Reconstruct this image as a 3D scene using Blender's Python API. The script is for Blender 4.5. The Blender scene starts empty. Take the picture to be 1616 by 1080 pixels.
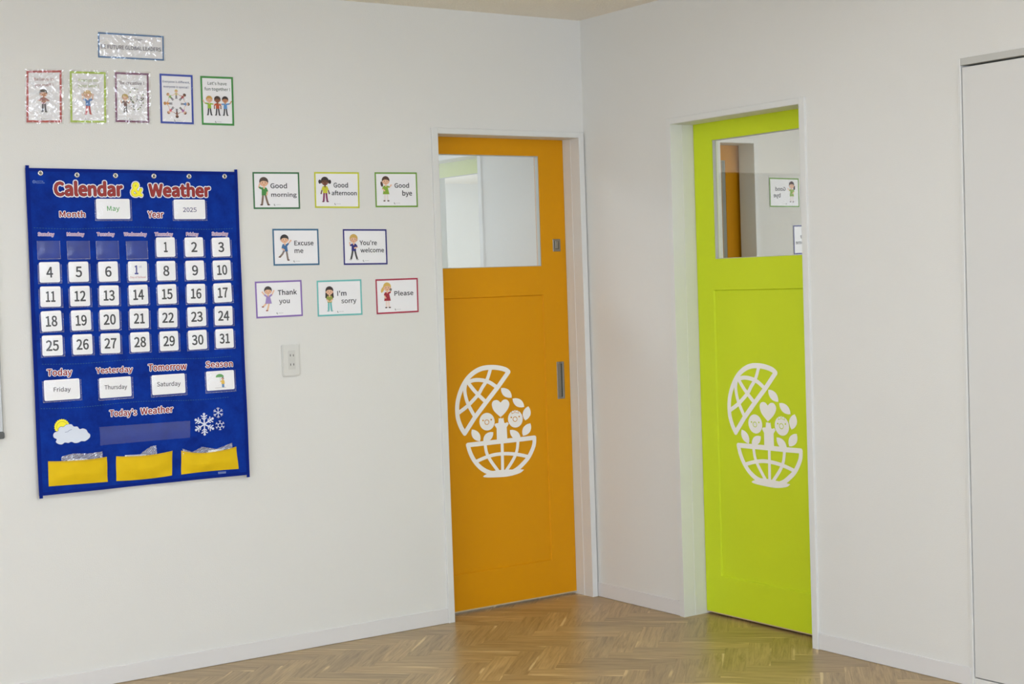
import bpy, bmesh, math, random
from mathutils import Matrix, Vector

# ------------------------------------------------------------------ camera, world, lights, exposure
SC = bpy.context.scene
COL = SC.collection
cam_data = bpy.data.cameras.new('camera')
cam_data.sensor_width = 36.0
cam_data.lens = 2431.1 / 1616 * 36.0
cam_data.clip_start = 0.05
cam = bpy.data.objects.new('camera', cam_data)
COL.objects.link(cam)
YAW, PITCH, ROLL = 0.6045, -0.0392, -0.0337
_f = Vector((math.cos(PITCH) * math.sin(YAW), math.cos(PITCH) * math.cos(YAW), math.sin(PITCH)))
_r = Vector((math.cos(YAW), -math.sin(YAW), 0.0))
_u = _r.cross(_f)
_r2 = math.cos(ROLL) * _r + math.sin(ROLL) * _u
_u2 = -math.sin(ROLL) * _r + math.cos(ROLL) * _u
_m = Matrix((_r2, _u2, -_f)).transposed().to_4x4()
_m.translation = Vector((-4.0897, -5.3236, 1.3889))
cam.matrix_world = _m
SC.camera = cam

world = bpy.data.worlds.new('world')
SC.world = world
world.use_nodes = True
world.node_tree.nodes['Background'].inputs[0].default_value = (0.80, 0.90, 1.0, 1)
world.node_tree.nodes['Background'].inputs[1].default_value = 1.2

SC.view_settings.view_transform = 'Standard'
SC.view_settings.look = 'None'
SC.view_settings.gamma = 1.0
SC.view_settings.use_curve_mapping = False
SC.view_settings.exposure = -0.09


def area(name, loc, rot, sx, sy, power, color):
    d = bpy.data.lights.new(name, 'AREA')
    d.shape = 'RECTANGLE'
    d.size, d.size_y = sx, sy
    d.energy = power
    d.color = color
    o = bpy.data.objects.new(name, d)
    o.location = loc
    o.rotation_euler = rot
    COL.objects.link(o)
    return o


# daylight through the windows behind the camera (cool sky light)
SKYC = (0.90, 1.0, 1.20)
WINS = ((-7.95, -6.25, 0.7, 2.2), (-3.75, -2.05, 0.7, 2.2), (-1.95, -0.25, 0.7, 2.2))
for _i, (_a, _b, _c, _d) in enumerate(WINS):
    area('window_daylight', ((_a + _b) / 2, -8.93, (_c + _d) / 2), (math.radians(90), 0, 0), _b - _a - 0.1, _d - _c - 0.1, (50, 60, 60)[_i], SKYC)
area('side_fill_light', (-8.1, -5.0, 1.4), (0, math.radians(-90), 0), 1.9, 5.0, 142, SKYC)  # added fill from the camera's side; the wall there has no window
# added pendant lamps, unseen: up and down light evens out walls and ceiling
LAMPS = [(-1.8, -2.0), (-4.1, -2.0), (-6.6, -2.0), (-1.5, -5.0), (-4.1, -5.0), (-6.6, -5.0), (-1.5, -7.6), (-6.6, -7.6)]
LZ = 2.36
for _x, _y in LAMPS:
    _k = 1.0 if (_y > -3 and _x > -5) else 0.45
    area('added_lamp_down', (_x, _y, LZ - 0.03), (0, 0, 0), 1.15, 0.12, 8.2 * _k, (0.92, 1.0, 1.13))
    area('added_lamp_up', (_x, _y, LZ + 0.03), (math.radians(180), 0, 0), 1.15, 0.12, 12.0 * _k, (0.92, 1.0, 1.13))
# lamps of the rooms behind the two glazed doors
area('side_room_lamp', (-1.2, 1.6, 2.4), (0, 0, 0), 1.0, 1.0, 44, (0.86, 0.96, 1.08))
area('hall_lamp', (2.3, 0.5, 2.42), (0, 0, 0), 0.8, 0.8, 26, (1.0, 0.97, 0.92))

random.seed(7)


# ------------------------------------------------------------------ materials
def lin(c):
    return tuple(((v / 255) / 12.92 if v / 255 <= 0.04045 else ((v / 255 + 0.055) / 1.055) ** 2.4) for v in c) + (1.0,)


def new_mat(name):
    m = bpy.data.materials.new(name)
    m.use_nodes = True
    nt = m.node_tree
    return m, nt, nt.nodes['Principled BSDF']


_cache = {}


def paint(name, rgb, rough=0.5, spec=0.5, metal=0.0, bump=None, mottle=None, coat=0.0):
    """procedural paint: base colour with optional noise mottle (scale, amount) and bump (scale, strength, distance)"""
    if name in _cache:
        return _cache[name]
    m, nt, b = new_mat(name)
    b.inputs['Base Color'].default_value = lin(rgb)
    b.inputs['Roughness'].default_value = rough
    b.inputs['Specular IOR Level'].default_value = spec
    b.inputs['Metallic'].default_value = metal
    b.inputs['Coat Weight'].default_value = coat
    tc = nt.nodes.new('ShaderNodeTexCoord')
    if mottle:
        n = nt.nodes.new('ShaderNodeTexNoise')
        n.inputs['Scale'].default_value = mottle[0]
        n.inputs['Detail'].default_value = 4
        nt.links.new(tc.outputs['Object'], n.inputs['Vector'])
        mx = nt.nodes.new('ShaderNodeMix')
        mx.data_type = 'RGBA'
        c = lin(rgb)
        a = mottle[1]
        mx.inputs[6].default_value = (c[0] * (1 - a), c[1] * (1 - a), c[2] * (1 - a), 1)
        mx.inputs[7].default_value = (min(1, c[0] * (1 + a)), min(1, c[1] * (1 + a)), min(1, c[2] * (1 + a)), 1)
        nt.links.new(n.outputs['Fac'], mx.inputs[0])
        nt.links.new(mx.outputs[2], b.inputs['Base Color'])
    if bump:
        n = nt.nodes.new('ShaderNodeTexNoise')
        n.inputs['Scale'].default_value = bump[0]
        n.inputs['Detail'].default_value = 3
        nt.links.new(tc.outputs['Object'], n.inputs['Vector'])
        bp = nt.nodes.new('ShaderNodeBump')
        bp.inputs['Strength'].default_value = bump[1]
        bp.inputs['Distance'].default_value = bump[2]
        nt.links.new(n.outputs['Fac'], bp.inputs['Height'])
        nt.links.new(bp.outputs['Normal'], b.inputs['Normal'])
    _cache[name] = m
    return m


def ink(rgb):
    return paint('ink_%02x%02x%02x' % tuple(rgb), rgb, 0.45, 0.4)


WALL = paint('wall_paper', (222, 222, 217), 0.75, 0.3, bump=(260, 0.25, 0.002), mottle=(1.2, 0.012))
CEIL = paint('ceiling_board', (247, 241, 228), 0.9, 0.2, bump=(130, 0.9, 0.006), mottle=(140, 0.07))
TRIM = paint('white_trim', (220, 221, 217), 0.45, 0.4, mottle=(30, 0.01))
BASE = paint('baseboard_vinyl', (219, 218, 216), 0.5, 0.4)
ORANGE = paint('orange_door', (214, 147, 0), 0.55, 0.2, bump=(420, 0.12, 0.001), mottle=(5, 0.03))
GREEN = paint('green_door', (203, 221, 40), 0.55, 0.2, bump=(420, 0.12, 0.001), mottle=(5, 0.03))
VINYL = paint('white_vinyl', (244, 243, 239), 0.5, 0.4)
BEAD = paint('grey_glazing_bead', (186, 188, 180), 0.5, 0.4)
STEEL = paint('brushed_steel', (150, 146, 135), 0.38, 0.5, metal=0.9, mottle=(200, 0.1))
STEELD = paint('dark_recess', (84, 84, 70), 0.5, 0.5, metal=0.3)
DARK = paint('dark_gap', (18, 18, 18), 0.8, 0.2)
SILL = paint('door_seal', (196, 176, 140), 0.5, 0.4)
PLATE = paint('outlet_plastic', (213, 213, 207), 0.35, 0.5)
CLOSET = paint('closet_panel', (216, 216, 212), 0.4, 0.4)
HEADR = paint('shaded_closet_header', (192, 192, 186), 0.5, 0.4)  # greyer than the trim: the head frame's shading is put into its colour
PAPER = paint('card_paper', (240, 240, 242), 0.4, 0.4)
CARD = paint('date_card_board', (246, 246, 246), 0.4, 0.4)
YELL = paint('yellow_pocket_fabric', (225, 188, 8), 0.75, 0.3, bump=(900, 0.25, 0.001), mottle=(22, 0.07))
SUBFLOOR = paint('subfloor', (120, 96, 60), 0.8)


def fabric_blue():
    m, nt, b = new_mat('blue_chart_nylon')
    tc = nt.nodes.new('ShaderNodeTexCoord')
    n = nt.nodes.new('ShaderNodeTexNoise')
    n.inputs['Scale'].default_value = 14
    n.inputs['Detail'].default_value = 7
    n.inputs['Roughness'].default_value = 0.7
    nt.links.new(tc.outputs['Object'], n.inputs['Vector'])
    cr = nt.nodes.new('ShaderNodeValToRGB')
    cr.color_ramp.elements[0].position = 0.3
    cr.color_ramp.elements[0].color = lin((2, 34, 122))
    cr.color_ramp.elements[1].position = 0.7
    cr.color_ramp.elements[1].color = lin((6, 56, 158))
    nt.links.new(n.outputs['Fac'], cr.inputs[0])
    nt.links.new(cr.outputs[0], b.inputs['Base Color'])
    b.inputs['Roughness'].default_value = 0.7
    b.inputs['Specular IOR Level'].default_value = 0.12
    w = nt.nodes.new('ShaderNodeTexNoise')
    w.inputs['Scale'].default_value = 45
    w.inputs['Detail'].default_value = 5
    nt.links.new(tc.outputs['Object'], w.inputs['Vector'])
    bp = nt.nodes.new('ShaderNodeBump')
    bp.inputs['Strength'].default_value = 0.35
    bp.inputs['Distance'].default_value = 0.003
    nt.links.new(w.outputs['Fac'], bp.inputs['Height'])
    nt.links.new(bp.outputs['Normal'], b.inputs['Normal'])
    return m


BLUE = fabric_blue()
BLUEB = paint('blue_binding', (3, 34, 126), 0.7, 0.12)


def clear_plastic(name, milk, gloss, rough, bump=None):
    """thin clear film: mostly transparent, a little milky, glossy on top"""
    m = bpy.data.materials.new(name)
    m.use_nodes = True
    nt = m.node_tree
    nt.nodes.clear()
    out = nt.nodes.new('ShaderNodeOutputMaterial')
    tr = nt.nodes.new('ShaderNodeBsdfTransparent')
    df = nt.nodes.new('ShaderNodeBsdfDiffuse')
    df.inputs[0].default_value = (0.75, 0.78, 0.85, 1)
    gl = nt.nodes.new('ShaderNodeBsdfGlossy')
    gl.inputs['Roughness'].default_value = rough
    m1 = nt.nodes.new('ShaderNodeMixShader')
    m1.inputs[0].default_value = milk
    nt.links.new(tr.outputs[0], m1.inputs[1])
    nt.links.new(df.outputs[0], m1.inputs[2])
    m2 = nt.nodes.new('ShaderNodeMixShader')
    m2.inputs[0].default_value = gloss
    nt.links.new(m1.outputs[0], m2.inputs[1])
    nt.links.new(gl.outputs[0], m2.inputs[2])
    nt.links.new(m2.outputs[0], out.inputs[0])
    if bump:
        tc = nt.nodes.new('ShaderNodeTexCoord')
        n = nt.nodes.new('ShaderNodeTexNoise')
        n.inputs['Scale'].default_value = bump[0]
        n.inputs['Detail'].default_value = 2
        n.inputs['Distortion'].default_value = 1.2
        nt.links.new(tc.outputs['Object'], n.inputs['Vector'])
        bp = nt.nodes.new('ShaderNodeBump')
        bp.inputs['Strength'].default_value = bump[1]
        bp.inputs['Distance'].default_value = bump[2]
        nt.links.new(n.outputs['Fac'], bp.inputs['Height'])
        nt.links.new(bp.outputs['Normal'], gl.inputs['Normal'])
    return m


POCKET = clear_plastic('clear_pocket_vinyl', 0.06, 0.022, 0.15, (30, 0.3, 0.004))
SLEEVE = clear_plastic('crinkled_laminate', 0.0, 0.19, 0.03, (19, 1.0, 0.016))
SLEEVE_FLAT = clear_plastic('nearly_flat_laminate', 0.0, 0.07, 0.05, (12, 0.6, 0.006))
LAMINATE = clear_plastic('smooth_laminate', 0.0, 0.03, 0.12)
BAG = clear_plastic('thin_plastic_bag', 0.32, 0.22, 0.14, (24, 0.7, 0.008))


def mirror_film(name, amount, tint):
    m = bpy.data.materials.new(name)
    m.use_nodes = True
    nt = m.node_tree
    nt.nodes.clear()
    out = nt.nodes.new('ShaderNodeOutputMaterial')
    tr = nt.nodes.new('ShaderNodeBsdfTransparent')
    gl = nt.nodes.new('ShaderNodeBsdfGlossy')
    gl.inputs['Color'].default_value = tint
    gl.inputs['Roughness'].default_value = 0.0
    mx = nt.nodes.new('ShaderNodeMixShader')
    mx.inputs[0].default_value = amount
    nt.links.new(tr.outputs[0], mx.inputs[1])
    nt.links.new(gl.outputs[0], mx.inputs[2])
    nt.links.new(mx.outputs[0], out.inputs[0])
    return m


GLASS_O = mirror_film('reflective_glass_pale', 0.50, (0.90, 0.96, 0.98, 1))
GLASS_G = mirror_film('reflective_glass_dark', 0.84, (0.97, 0.98, 0.95, 1))


def emis(name, rgb, s):
    m = bpy.data.materials.new(name)
    m.use_nodes = True
    nt = m.node_tree
    nt.nodes.clear()
    out = nt.nodes.new('ShaderNodeOutputMaterial')
    e = nt.nodes.new('ShaderNodeEmission')
    e.inputs[0].default_value = lin(rgb)
    e.inputs[1].default_value = s
    nt.links.new(e.outputs[0], out.inputs[0])
    return m


LED = emis('led_diffuser', (255, 250, 240), 9.0)


def oak():
    """oak plank: UVMap u runs along the plank in metres (with a random shift), v across; 'tone' holds one random pair per plank"""
    m, nt, b = new_mat('oak_plank')
    N, Lk = nt.nodes, nt.links
    uv = N.new('ShaderNodeUVMap'); uv.uv_map = 'grain'
    tn = N.new('ShaderNodeUVMap'); tn.uv_map = 'tone'
    sep = N.new('ShaderNodeSeparateXYZ'); Lk.new(tn.outputs[0], sep.inputs[0])
    mp = N.new('ShaderNodeMapping'); mp.inputs['Scale'].default_value = (3.0, 42.0, 1.0)
    Lk.new(uv.outputs[0], mp.inputs[0])
    g = N.new('ShaderNodeTexNoise'); g.inputs['Scale'].default_value = 1.6; g.inputs['Detail'].default_value = 8
    g.inputs['Roughness'].default_value = 0.62; g.inputs['Distortion'].default_value = 0.9
    Lk.new(mp.outputs[0], g.inputs['Vector'])
    cr = N.new('ShaderNodeValToRGB')
    e = cr.color_ramp.elements
    e[0].position = 0.28; e[0].color = lin((130, 103, 58))
    e[1].position = 0.74; e[1].color = lin((194, 168, 118))
    k = cr.color_ramp.elements.new(0.5); k.color = lin((168, 141, 94))
    Lk.new(g.outputs['Fac'], cr.inputs[0])
    # tone of the plank
    tone = N.new('ShaderNodeMapRange'); tone.inputs[3].default_value = 0.86; tone.inputs[4].default_value = 1.20
    Lk.new(sep.outputs[0], tone.inputs[0])
    mul = N.new('ShaderNodeVectorMath'); mul.operation = 'SCALE'
    Lk.new(cr.outputs[0], mul.inputs[0]); Lk.new(tone.outputs[0], mul.inputs[3])
    # pale sapwood streak near one long edge on some planks: narrow band in v, fading along u
    sv = N.new('ShaderNodeSeparateXYZ'); Lk.new(uv.outputs[0], sv.inputs[0])
    wob = N.new('ShaderNodeTexNoise'); wob.inputs['Scale'].default_value = 3.0
    Lk.new(uv.outputs[0], wob.inputs['Vector'])
    a1 = N.new('ShaderNodeMath'); a1.operation = 'MULTIPLY_ADD'; a1.inputs[1].default_value = 0.03; Lk.new(wob.outputs['Fac'], a1.inputs[0]); Lk.new(sv.outputs[1], a1.inputs[2])
    cmp_ = N.new('ShaderNodeMapRange'); cmp_.interpolation_type = 'SMOOTHSTEP'
    cmp_.inputs[1].default_value = 0.047; cmp_.inputs[2].default_value = 0.053
    Lk.new(a1.outputs[0], cmp_.inputs[0])
    st = N.new('ShaderNodeMath'); st.operation = 'GREATER_THAN'; st.inputs[1].default_value = 0.4
    Lk.new(sep.outputs[1], st.inputs[0])
    sm = N.new('ShaderNodeMath'); sm.operation = 'MULTIPLY'; Lk.new(cmp_.outputs[0], sm.inputs[0]); Lk.new(st.outputs[0], sm.inputs[1])
    fd = N.new('ShaderNodeTexNoise'); fd.inputs['Scale'].default_value = 5.5; fd.inputs['Detail'].default_value = 1   # the streak comes and goes along the plank
    Lk.new(uv.outputs[0], fd.inputs['Vector'])
    fr = N.new('ShaderNodeMapRange'); fr.interpolation_type = 'SMOOTHSTEP'; fr.inputs[1].default_value = 0.47; fr.inputs[2].default_value = 0.62; fr.inputs[4].default_value = 0.75
    Lk.new(fd.outputs['Fac'], fr.inputs[0])
    s2 = N.new('ShaderNodeMath'); s2.operation = 'MULTIPLY'; Lk.new(sm.outputs[0], s2.inputs[0]); Lk.new(fr.outputs[0], s2.inputs[1])
    mx = N.new('ShaderNodeMix'); mx.data_type = 'RGBA'
    Lk.new(s2.outputs[0], mx.inputs[0]); Lk.new(mul.outputs[0], mx.inputs[6]); mx.inputs[7].default_value = lin((232, 208, 152))
    Lk.new(mx.outputs[2], b.inputs['Base Color'])
    b.inputs['Roughness'].default_value = 0.33
    b.inputs['Specular IOR Level'].default_value = 0.62
    bp = N.new('ShaderNodeBump'); bp.inputs['Strength'].default_value = 0.18; bp.inputs['Distance'].default_value = 0.001
    Lk.new(g.outputs['Fac'], bp.inputs['Height']); Lk.new(bp.outputs['Normal'], b.inputs['Normal'])
    return m


OAK = oak()


# ------------------------------------------------------------------ object helpers
def tag(o, label=None, cat=None, group=None, kind=None):
    if label: o['label'] = label
    if cat: o['category'] = cat
    if group: o['group'] = group
    if kind: o['kind'] = kind
    return o


def empty(name, loc=(0, 0, 0), rz=0.0):
    o = bpy.data.objects.new(name, None)
    o.empty_display_size = 0.05
    o.location = loc
    o.rotation_euler = (0, 0, rz)
    COL.objects.link(o)
    return o


class MB:
    """collects geometry in the local frame X = right along the wall, Z = up, -Y = out of the wall; c = distance out of the wall"""
    def __init__(self):
        self.v, self.f, self.mi, self.mats, self.smooth = [], [], [], [], False

    def m(self, mat):
        if mat not in self.mats:
            self.mats.append(mat)
        return self.mats.index(mat)

    def face(self, pts, mat):
        i = len(self.v)
        self.v += [tuple(p) for p in pts]
        self.f.append(tuple(range(i, i + len(pts))))
        self.mi.append(self.m(mat))

    def poly(self, pts, c, mat):
        area_ = sum(pts[i][0] * pts[(i + 1) % len(pts)][1] - pts[(i + 1) % len(pts)][0] * pts[i][1] for i in range(len(pts)))
        if area_ < 0:
            pts = pts[::-1]
        self.face([(a, -c, b) for a, b in pts], mat)

    def prism(self, pts, c0, c1, mat):
        area_ = sum(pts[i][0] * pts[(i + 1) % len(pts)][1] - pts[(i + 1) % len(pts)][0] * pts[i][1] for i in range(len(pts)))
        if area_ < 0:
            pts = pts[::-1]
        n = len(pts)
        i = len(self.v)
        self.v += [(a, -c1, b) for a, b in pts] + [(a, -c0, b) for a, b in pts]
        k = self.m(mat)
        self.f.append(tuple(range(i, i + n))); self.mi.append(k)
        self.f.append(tuple(range(i + 2 * n - 1, i + n - 1, -1))); self.mi.append(k)
        for j in range(n):
            j2 = (j + 1) % n
            self.f.append((i + j, i + n + j, i + n + j2, i + j2)); self.mi.append(k)

    def box(self, a0, a1, b0, b1, c0, c1, mat, bev=0.0):
        """box with chamfered front edges"""
        if bev <= 0:
            return self.prism([(a0, b0), (a1, b0), (a1, b1), (a0, b1)], c0, c1, mat)
        k = self.m(mat)
        i = len(self.v)
        lo = [(a0, b0), (a1, b0), (a1, b1), (a0, b1)]
        ins = [(a0 + bev, b0 + bev), (a1 - bev, b0 + bev), (a1 - bev, b1 - bev), (a0 + bev, b1 - bev)]
        self.v += [(a, -c1, b) for a, b in ins] + [(a, -(c1 - bev), b) for a, b in lo] + [(a, -c0, b) for a, b in lo]
        self.f.append((i, i + 1, i + 2, i + 3)); self.mi.append(k)
        self.f.append((i + 11, i + 10, i + 9, i + 8)); self.mi.append(k)
        for j in range(4):
            j2 = (j + 1) % 4
            self.f.append((i + j, i + 4 + j, i + 4 + j2, i + j2)); self.mi.append(k)
            self.f.append((i + 4 + j, i + 8 + j, i + 8 + j2, i + 4 + j2)); self.mi.append(k)

    def ellipse(self, x, z, rx, rz, c, mat, n=18, a=0.0):
        ca, sa = math.cos(a), math.sin(a)
        self.poly([(x + rx * math.cos(t) * ca - rz * math.sin(t) * sa, z + rx * math.cos(t) * sa + rz * math.sin(t) * ca) for t in [2 * math.pi * i / n for i in range(n)]], c, mat)

    def stroke(self, pts, w, c, mat, round_=True):
        """mitred ribbon along a polyline, rounded ends"""
        P = [pts[0]] + [q for p, q in zip(pts, pts[1:]) if math.hypot(q[0] - p[0], q[1] - p[1]) > 1e-6]
        if len(P) < 2:
            return
        n = len(P)
        closed = math.hypot(P[0][0] - P[-1][0], P[0][1] - P[-1][1]) < 1e-6 and n > 3
        D = []
        for p, q in zip(P, P[1:]):
            d = math.hypot(q[0] - p[0], q[1] - p[1])
            D.append(((q[0] - p[0]) / d, (q[1] - p[1]) / d))
        Lf, Rt = [], []
        for i in range(n):
            d0 = D[i - 1] if i > 0 else (D[-1] if closed else D[0])
            d1 = D[i] if i < n - 1 else (D[0] if closed else D[-1])
            mx, mz = d0[0] + d1[0], d0[1] + d1[1]
            ml = math.hypot(mx, mz)
            if ml < 1e-3:
                mx, mz, ml = d1[0], d1[1], 1.0
            mx, mz = mx / ml, mz / ml
            k = w / 2 / max(0.45, mx * d1[0] + mz * d1[1])
            Lf.append((P[i][0] - mz * k, P[i][1] + mx * k))
            Rt.append((P[i][0] + mz * k, P[i][1] - mx * k))
        for i in range(n - 1):
            self.poly([Lf[i], Rt[i], Rt[i + 1], Lf[i + 1]], c, mat)
        if round_ and not closed:
            for (x, z), (dx, dz), e in ((P[0], D[0], -1), (P[-1], D[-1], 1)):
                self.poly([(x + w / 2 * (math.cos(t) * dx * e - math.sin(t) * dz * e), z + w / 2 * (math.cos(t) * dz * e + math.sin(t) * dx * e)) for t in [math.pi * (i / 6 - 0.5) for i in range(7)]], c, mat)

    def grid(self, nx, nz, fn, mat):
        i = len(self.v)
        k = self.m(mat)
        for r in range(nz + 1):
            for q in range(nx + 1):
                self.v.append(fn(q / nx, r / nz))
        for r in range(nz):
            for q in range(nx):
                a = i + r * (nx + 1) + q
                self.f.append((a, a + 1, a + nx + 2, a + nx + 1)); self.mi.append(k)

    def build(self, name, parent=None, loc=(0, 0, 0), warp=None, smooth=False, rz=0.0):
        v = self.v if warp is None else [warp(p) for p in self.v]
        me = bpy.data.meshes.new(name)
        me.from_pydata(v, [], self.f)
        for m in self.mats:
            me.materials.append(m)
        me.polygons.foreach_set('material_index', self.mi)
        if smooth:
            me.polygons.foreach_set('use_smooth', [True] * len(self.f))
        me.update()
        o = bpy.data.objects.new(name, me)
        o.location = loc
        o.rotation_euler = (0, 0, rz)
        COL.objects.link(o)
        if parent is not None:
            o.parent = parent
        return o


_tx = {}
try:      # Blender's own interface font; the built-in one if it is missing
    FONT = bpy.data.fonts.load(bpy.utils.system_resource('DATAFILES', path='fonts') + '/Noto Sans CJK Regular.woff2')
except Exception:
    FONT = None


def text_mesh(s):
    """outline font text -> (verts2d, faces)"""
    if s not in _tx:
        cu = bpy.data.curves.new('lettering', 'FONT')
        cu.body = s
        cu.size = 1.0
        cu.resolution_u = 3
        cu.fill_mode = 'FRONT'
        if FONT:
            cu.font = FONT
        o = bpy.data.objects.new('lettering', cu)
        COL.objects.link(o)
        dg = bpy.context.evaluated_depsgraph_get()
        me = bpy.data.meshes.new_from_object(o.evaluated_get(dg))
        _tx[s] = ([(v.co.x, v.co.y) for v in me.vertices], [tuple(p.vertices) for p in me.polygons])
        bpy.data.objects.remove(o)
        bpy.data.curves.remove(cu)
        bpy.data.meshes.remove(me)
    return _tx[s]


def add_text(mb, s, a0, b0, a1, b1, h, c, mat, fat=0.015, origin=(0, 0), ring=8):
    """text whose baseline runs from (a0,b0) to (a1,b1) and whose tallest letter is h high; fat = boldness in letter heights"""
    v, f = text_mesh(s)
    x0, x1 = min(p[0] for p in v), max(p[0] for p in v)
    yt = max(p[1] for p in v)
    W = math.hypot(a1 - a0, b1 - b0)
    ux, uz = (a1 - a0) / W, (b1 - b0) / W
    sx, sy = W / (x1 - x0), h / yt
    k = mb.m(mat)
    offs = [(0.0, 0.0)]
    if fat > 0.004:
        offs += [(fat * h * math.cos(2 * math.pi * j / ring), fat * h * math.sin(2 * math.pi * j / ring)) for j in range(ring)]
    for n, (ox, oz) in enumerate(offs):
        i = len(mb.v)
        for x, y in v:
            p, q = (x - x0) * sx, y * sy
            mb.v.append((a0 + ux * p - uz * q - origin[0] + ox, -c - n * 0.000015, b0 + uz * p + ux * q - origin[1] + oz))
        for face in f:
            mb.f.append(tuple(i + j for j in face)); mb.mi.append(k)


def centred_text(mb, s, x, z, w, h, c, mat, off=0.015, tilt=0.0):
    dx, dz = math.cos(tilt) * w / 2, math.sin(tilt) * w / 2
    add_text(mb, s, x - dx, z - dz, x + dx, z + dz, h, c, mat, off)


def rounded(x0, x1, z0, z1, r, n=4):
    P = []
    for cx, cz, a in ((x1 - r, z1 - r, 0), (x0 + r, z1 - r, 90), (x0 + r, z0 + r, 180), (x1 - r, z0 + r, 270)):
        for i in range(n + 1):
            t = math.radians(a + 90 * i / n)
            P.append((cx + r * math.cos(t), cz + r * math.sin(t)))
    return P


def smooth(P, n=5, closed=False):
    """Catmull-Rom curve through the points"""
    out = []
    m = len(P)
    for i in range(m if closed else m - 1):
        p0 = P[(i - 1) % m] if (closed or i > 0) else P[0]
        p1, p2 = P[i], P[(i + 1) % m]
        p3 = P[(i + 2) % m] if (closed or i + 2 < m) else P[-1]
        for k in range(n):
            t = k / n
            out.append(tuple(0.5 * (2 * p1[j] + (p2[j] - p0[j]) * t + (2 * p0[j] - 5 * p1[j] + 4 * p2[j] - p3[j]) * t * t + (3 * p1[j] - p0[j] - 3 * p2[j] + p3[j]) * t ** 3) for j in (0, 1)))
    if not closed:
        out.append(P[-1])
    return out


def room_box(name, x0, x1, y0, y1, z0, z1, mat, kind='structure', parent=None, label=None):
    mb = MB()
    mb.prism([(x0, z0), (x1, z0), (x1, z1), (x0, z1)], -y1, -y0, mat)
    o = mb.build(name, parent)
    if kind:
        o['kind'] = kind
    if label:
        o['label'] = label
    return o


def joined(name, boxes, mat):
    mb = MB()
    for x0, x1, y0, y1, z0, z1 in boxes:
        mb.prism([(x0, z0), (x1, z0), (x1, z1), (x0, z1)], -y1, -y0, mat)
    o = mb.build(name)
    o['kind'] = 'structure'
    return o


# ------------------------------------------------------------------ setting
H = 2.505
X0, Y0 = -8.2, -9.0           # far corner of the classroom
D1A, D1B, D2A, D2B = -0.7505, -0.0335, -0.5840, -1.3000     # door openings
# left wall (y = 0, the wall of the chart), opening for the orange door; pocket behind it for the sliding leaf
joined('wall_left', [(X0, D1A, 0, 0.095, 0, H), (D1A, D1B, 0, 0.18, 2.0, H), (D1B, 0.0, 0, 0.18, 0, H)], WALL)
joined('wall_pocket', [(-2.7, D1A - 0.02, 0.150, 0.18, 0, H), (0.150, 0.18, -3.0, D2B - 0.02, 0, H)], WALL)
# right wall (x = 0), opening for the green door and for the closet
CL0 = -2.0128
joined('wall_right', [(0, 0.18, D2A, 0.18, 0, H), (0, 0.18, D2B, D2A, 2.0, H), (0, 0.098, CL0, D2B, 0, H), (0, 0.18, -9.0, CL0, 2.0645, H), (0, 0.18, -9.0, -3.9, 0, 2.0645)], WALL)
joined('wall_side', [(X0 - 0.1, X0, Y0, 0.18, 0, H)], WALL)
_wb = []
_e = [X0] + [v for w in WINS for v in w[:2]] + [0.18]
for i in range(0, len(_e), 2):
    _wb.append((_e[i], _e[i + 1], Y0 - 0.1, Y0, 0, H))
for w in WINS:
    _wb += [(w[0], w[1], Y0 - 0.1, Y0, 0, w[2]), (w[0], w[1], Y0 - 0.1, Y0, w[3], H)]
joined('wall_rear', _wb, WALL)
for n, (a_, b_, c_, d_) in enumerate(WINS):
    mb = MB()
    for a0, a1, b0, b1 in ((a_, a_ + 0.05, c_, d_), (b_ - 0.05, b_, c_, d_), (a_ + 0.05, b_ - 0.05, c_, c_ + 0.05), (a_ + 0.05, b_ - 0.05, d_ - 0.05, d_)):
        mb.box(a0, a1, b0, b1, 8.90, 9.0, TRIM)
    o = mb.build('window_%d' % (n + 1))
    o['kind'] = 'structure'
joined('ceiling', [(X0, 0.18, Y0, 0.18, H, H + 0.1)], CEIL)

# rooms seen dimly through the door glass
joined('wall_side_room', [(-2.7, 0.0, 2.9, 3.0, 0, H), (-2.75, -2.7, 0.18, 3.0, 0, H), (0.0, 0.05, 0.18, 3.0, 0, H), (-2.7, 0.0, 0.18, 3.0, H, H + 0.05)], WALL)
GREYH = paint('hall_shade', (46, 46, 44), 0.9)  # near-black wall colour stands in for the unlit passage
joined('wall_hall', [(0.18, 1.45, 1.55, 1.65, 0, H), (3.45, 4.0, 1.55, 1.65, 0, H), (1.45, 3.45, 1.55, 1.65, 2.0, H), (0.18, 4.0, -3.1, -3.0, 0, H), (0.18, 4.0, -3.0, 4.0, H, H + 0.05)], WALL)
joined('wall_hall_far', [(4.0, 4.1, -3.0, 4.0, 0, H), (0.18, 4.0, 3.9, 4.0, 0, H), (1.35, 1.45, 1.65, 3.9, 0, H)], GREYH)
joined('floor_hall', [(0.18, 4.0, -3.0, 4.0, -0.02, 0.0), (-2.7, 0.0, 0.18, 3.0, -0.02, 0.0)], SUBFLOOR)

# ---- casings, one mesh per board
CW, CP = 0.027, 0.010


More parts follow.
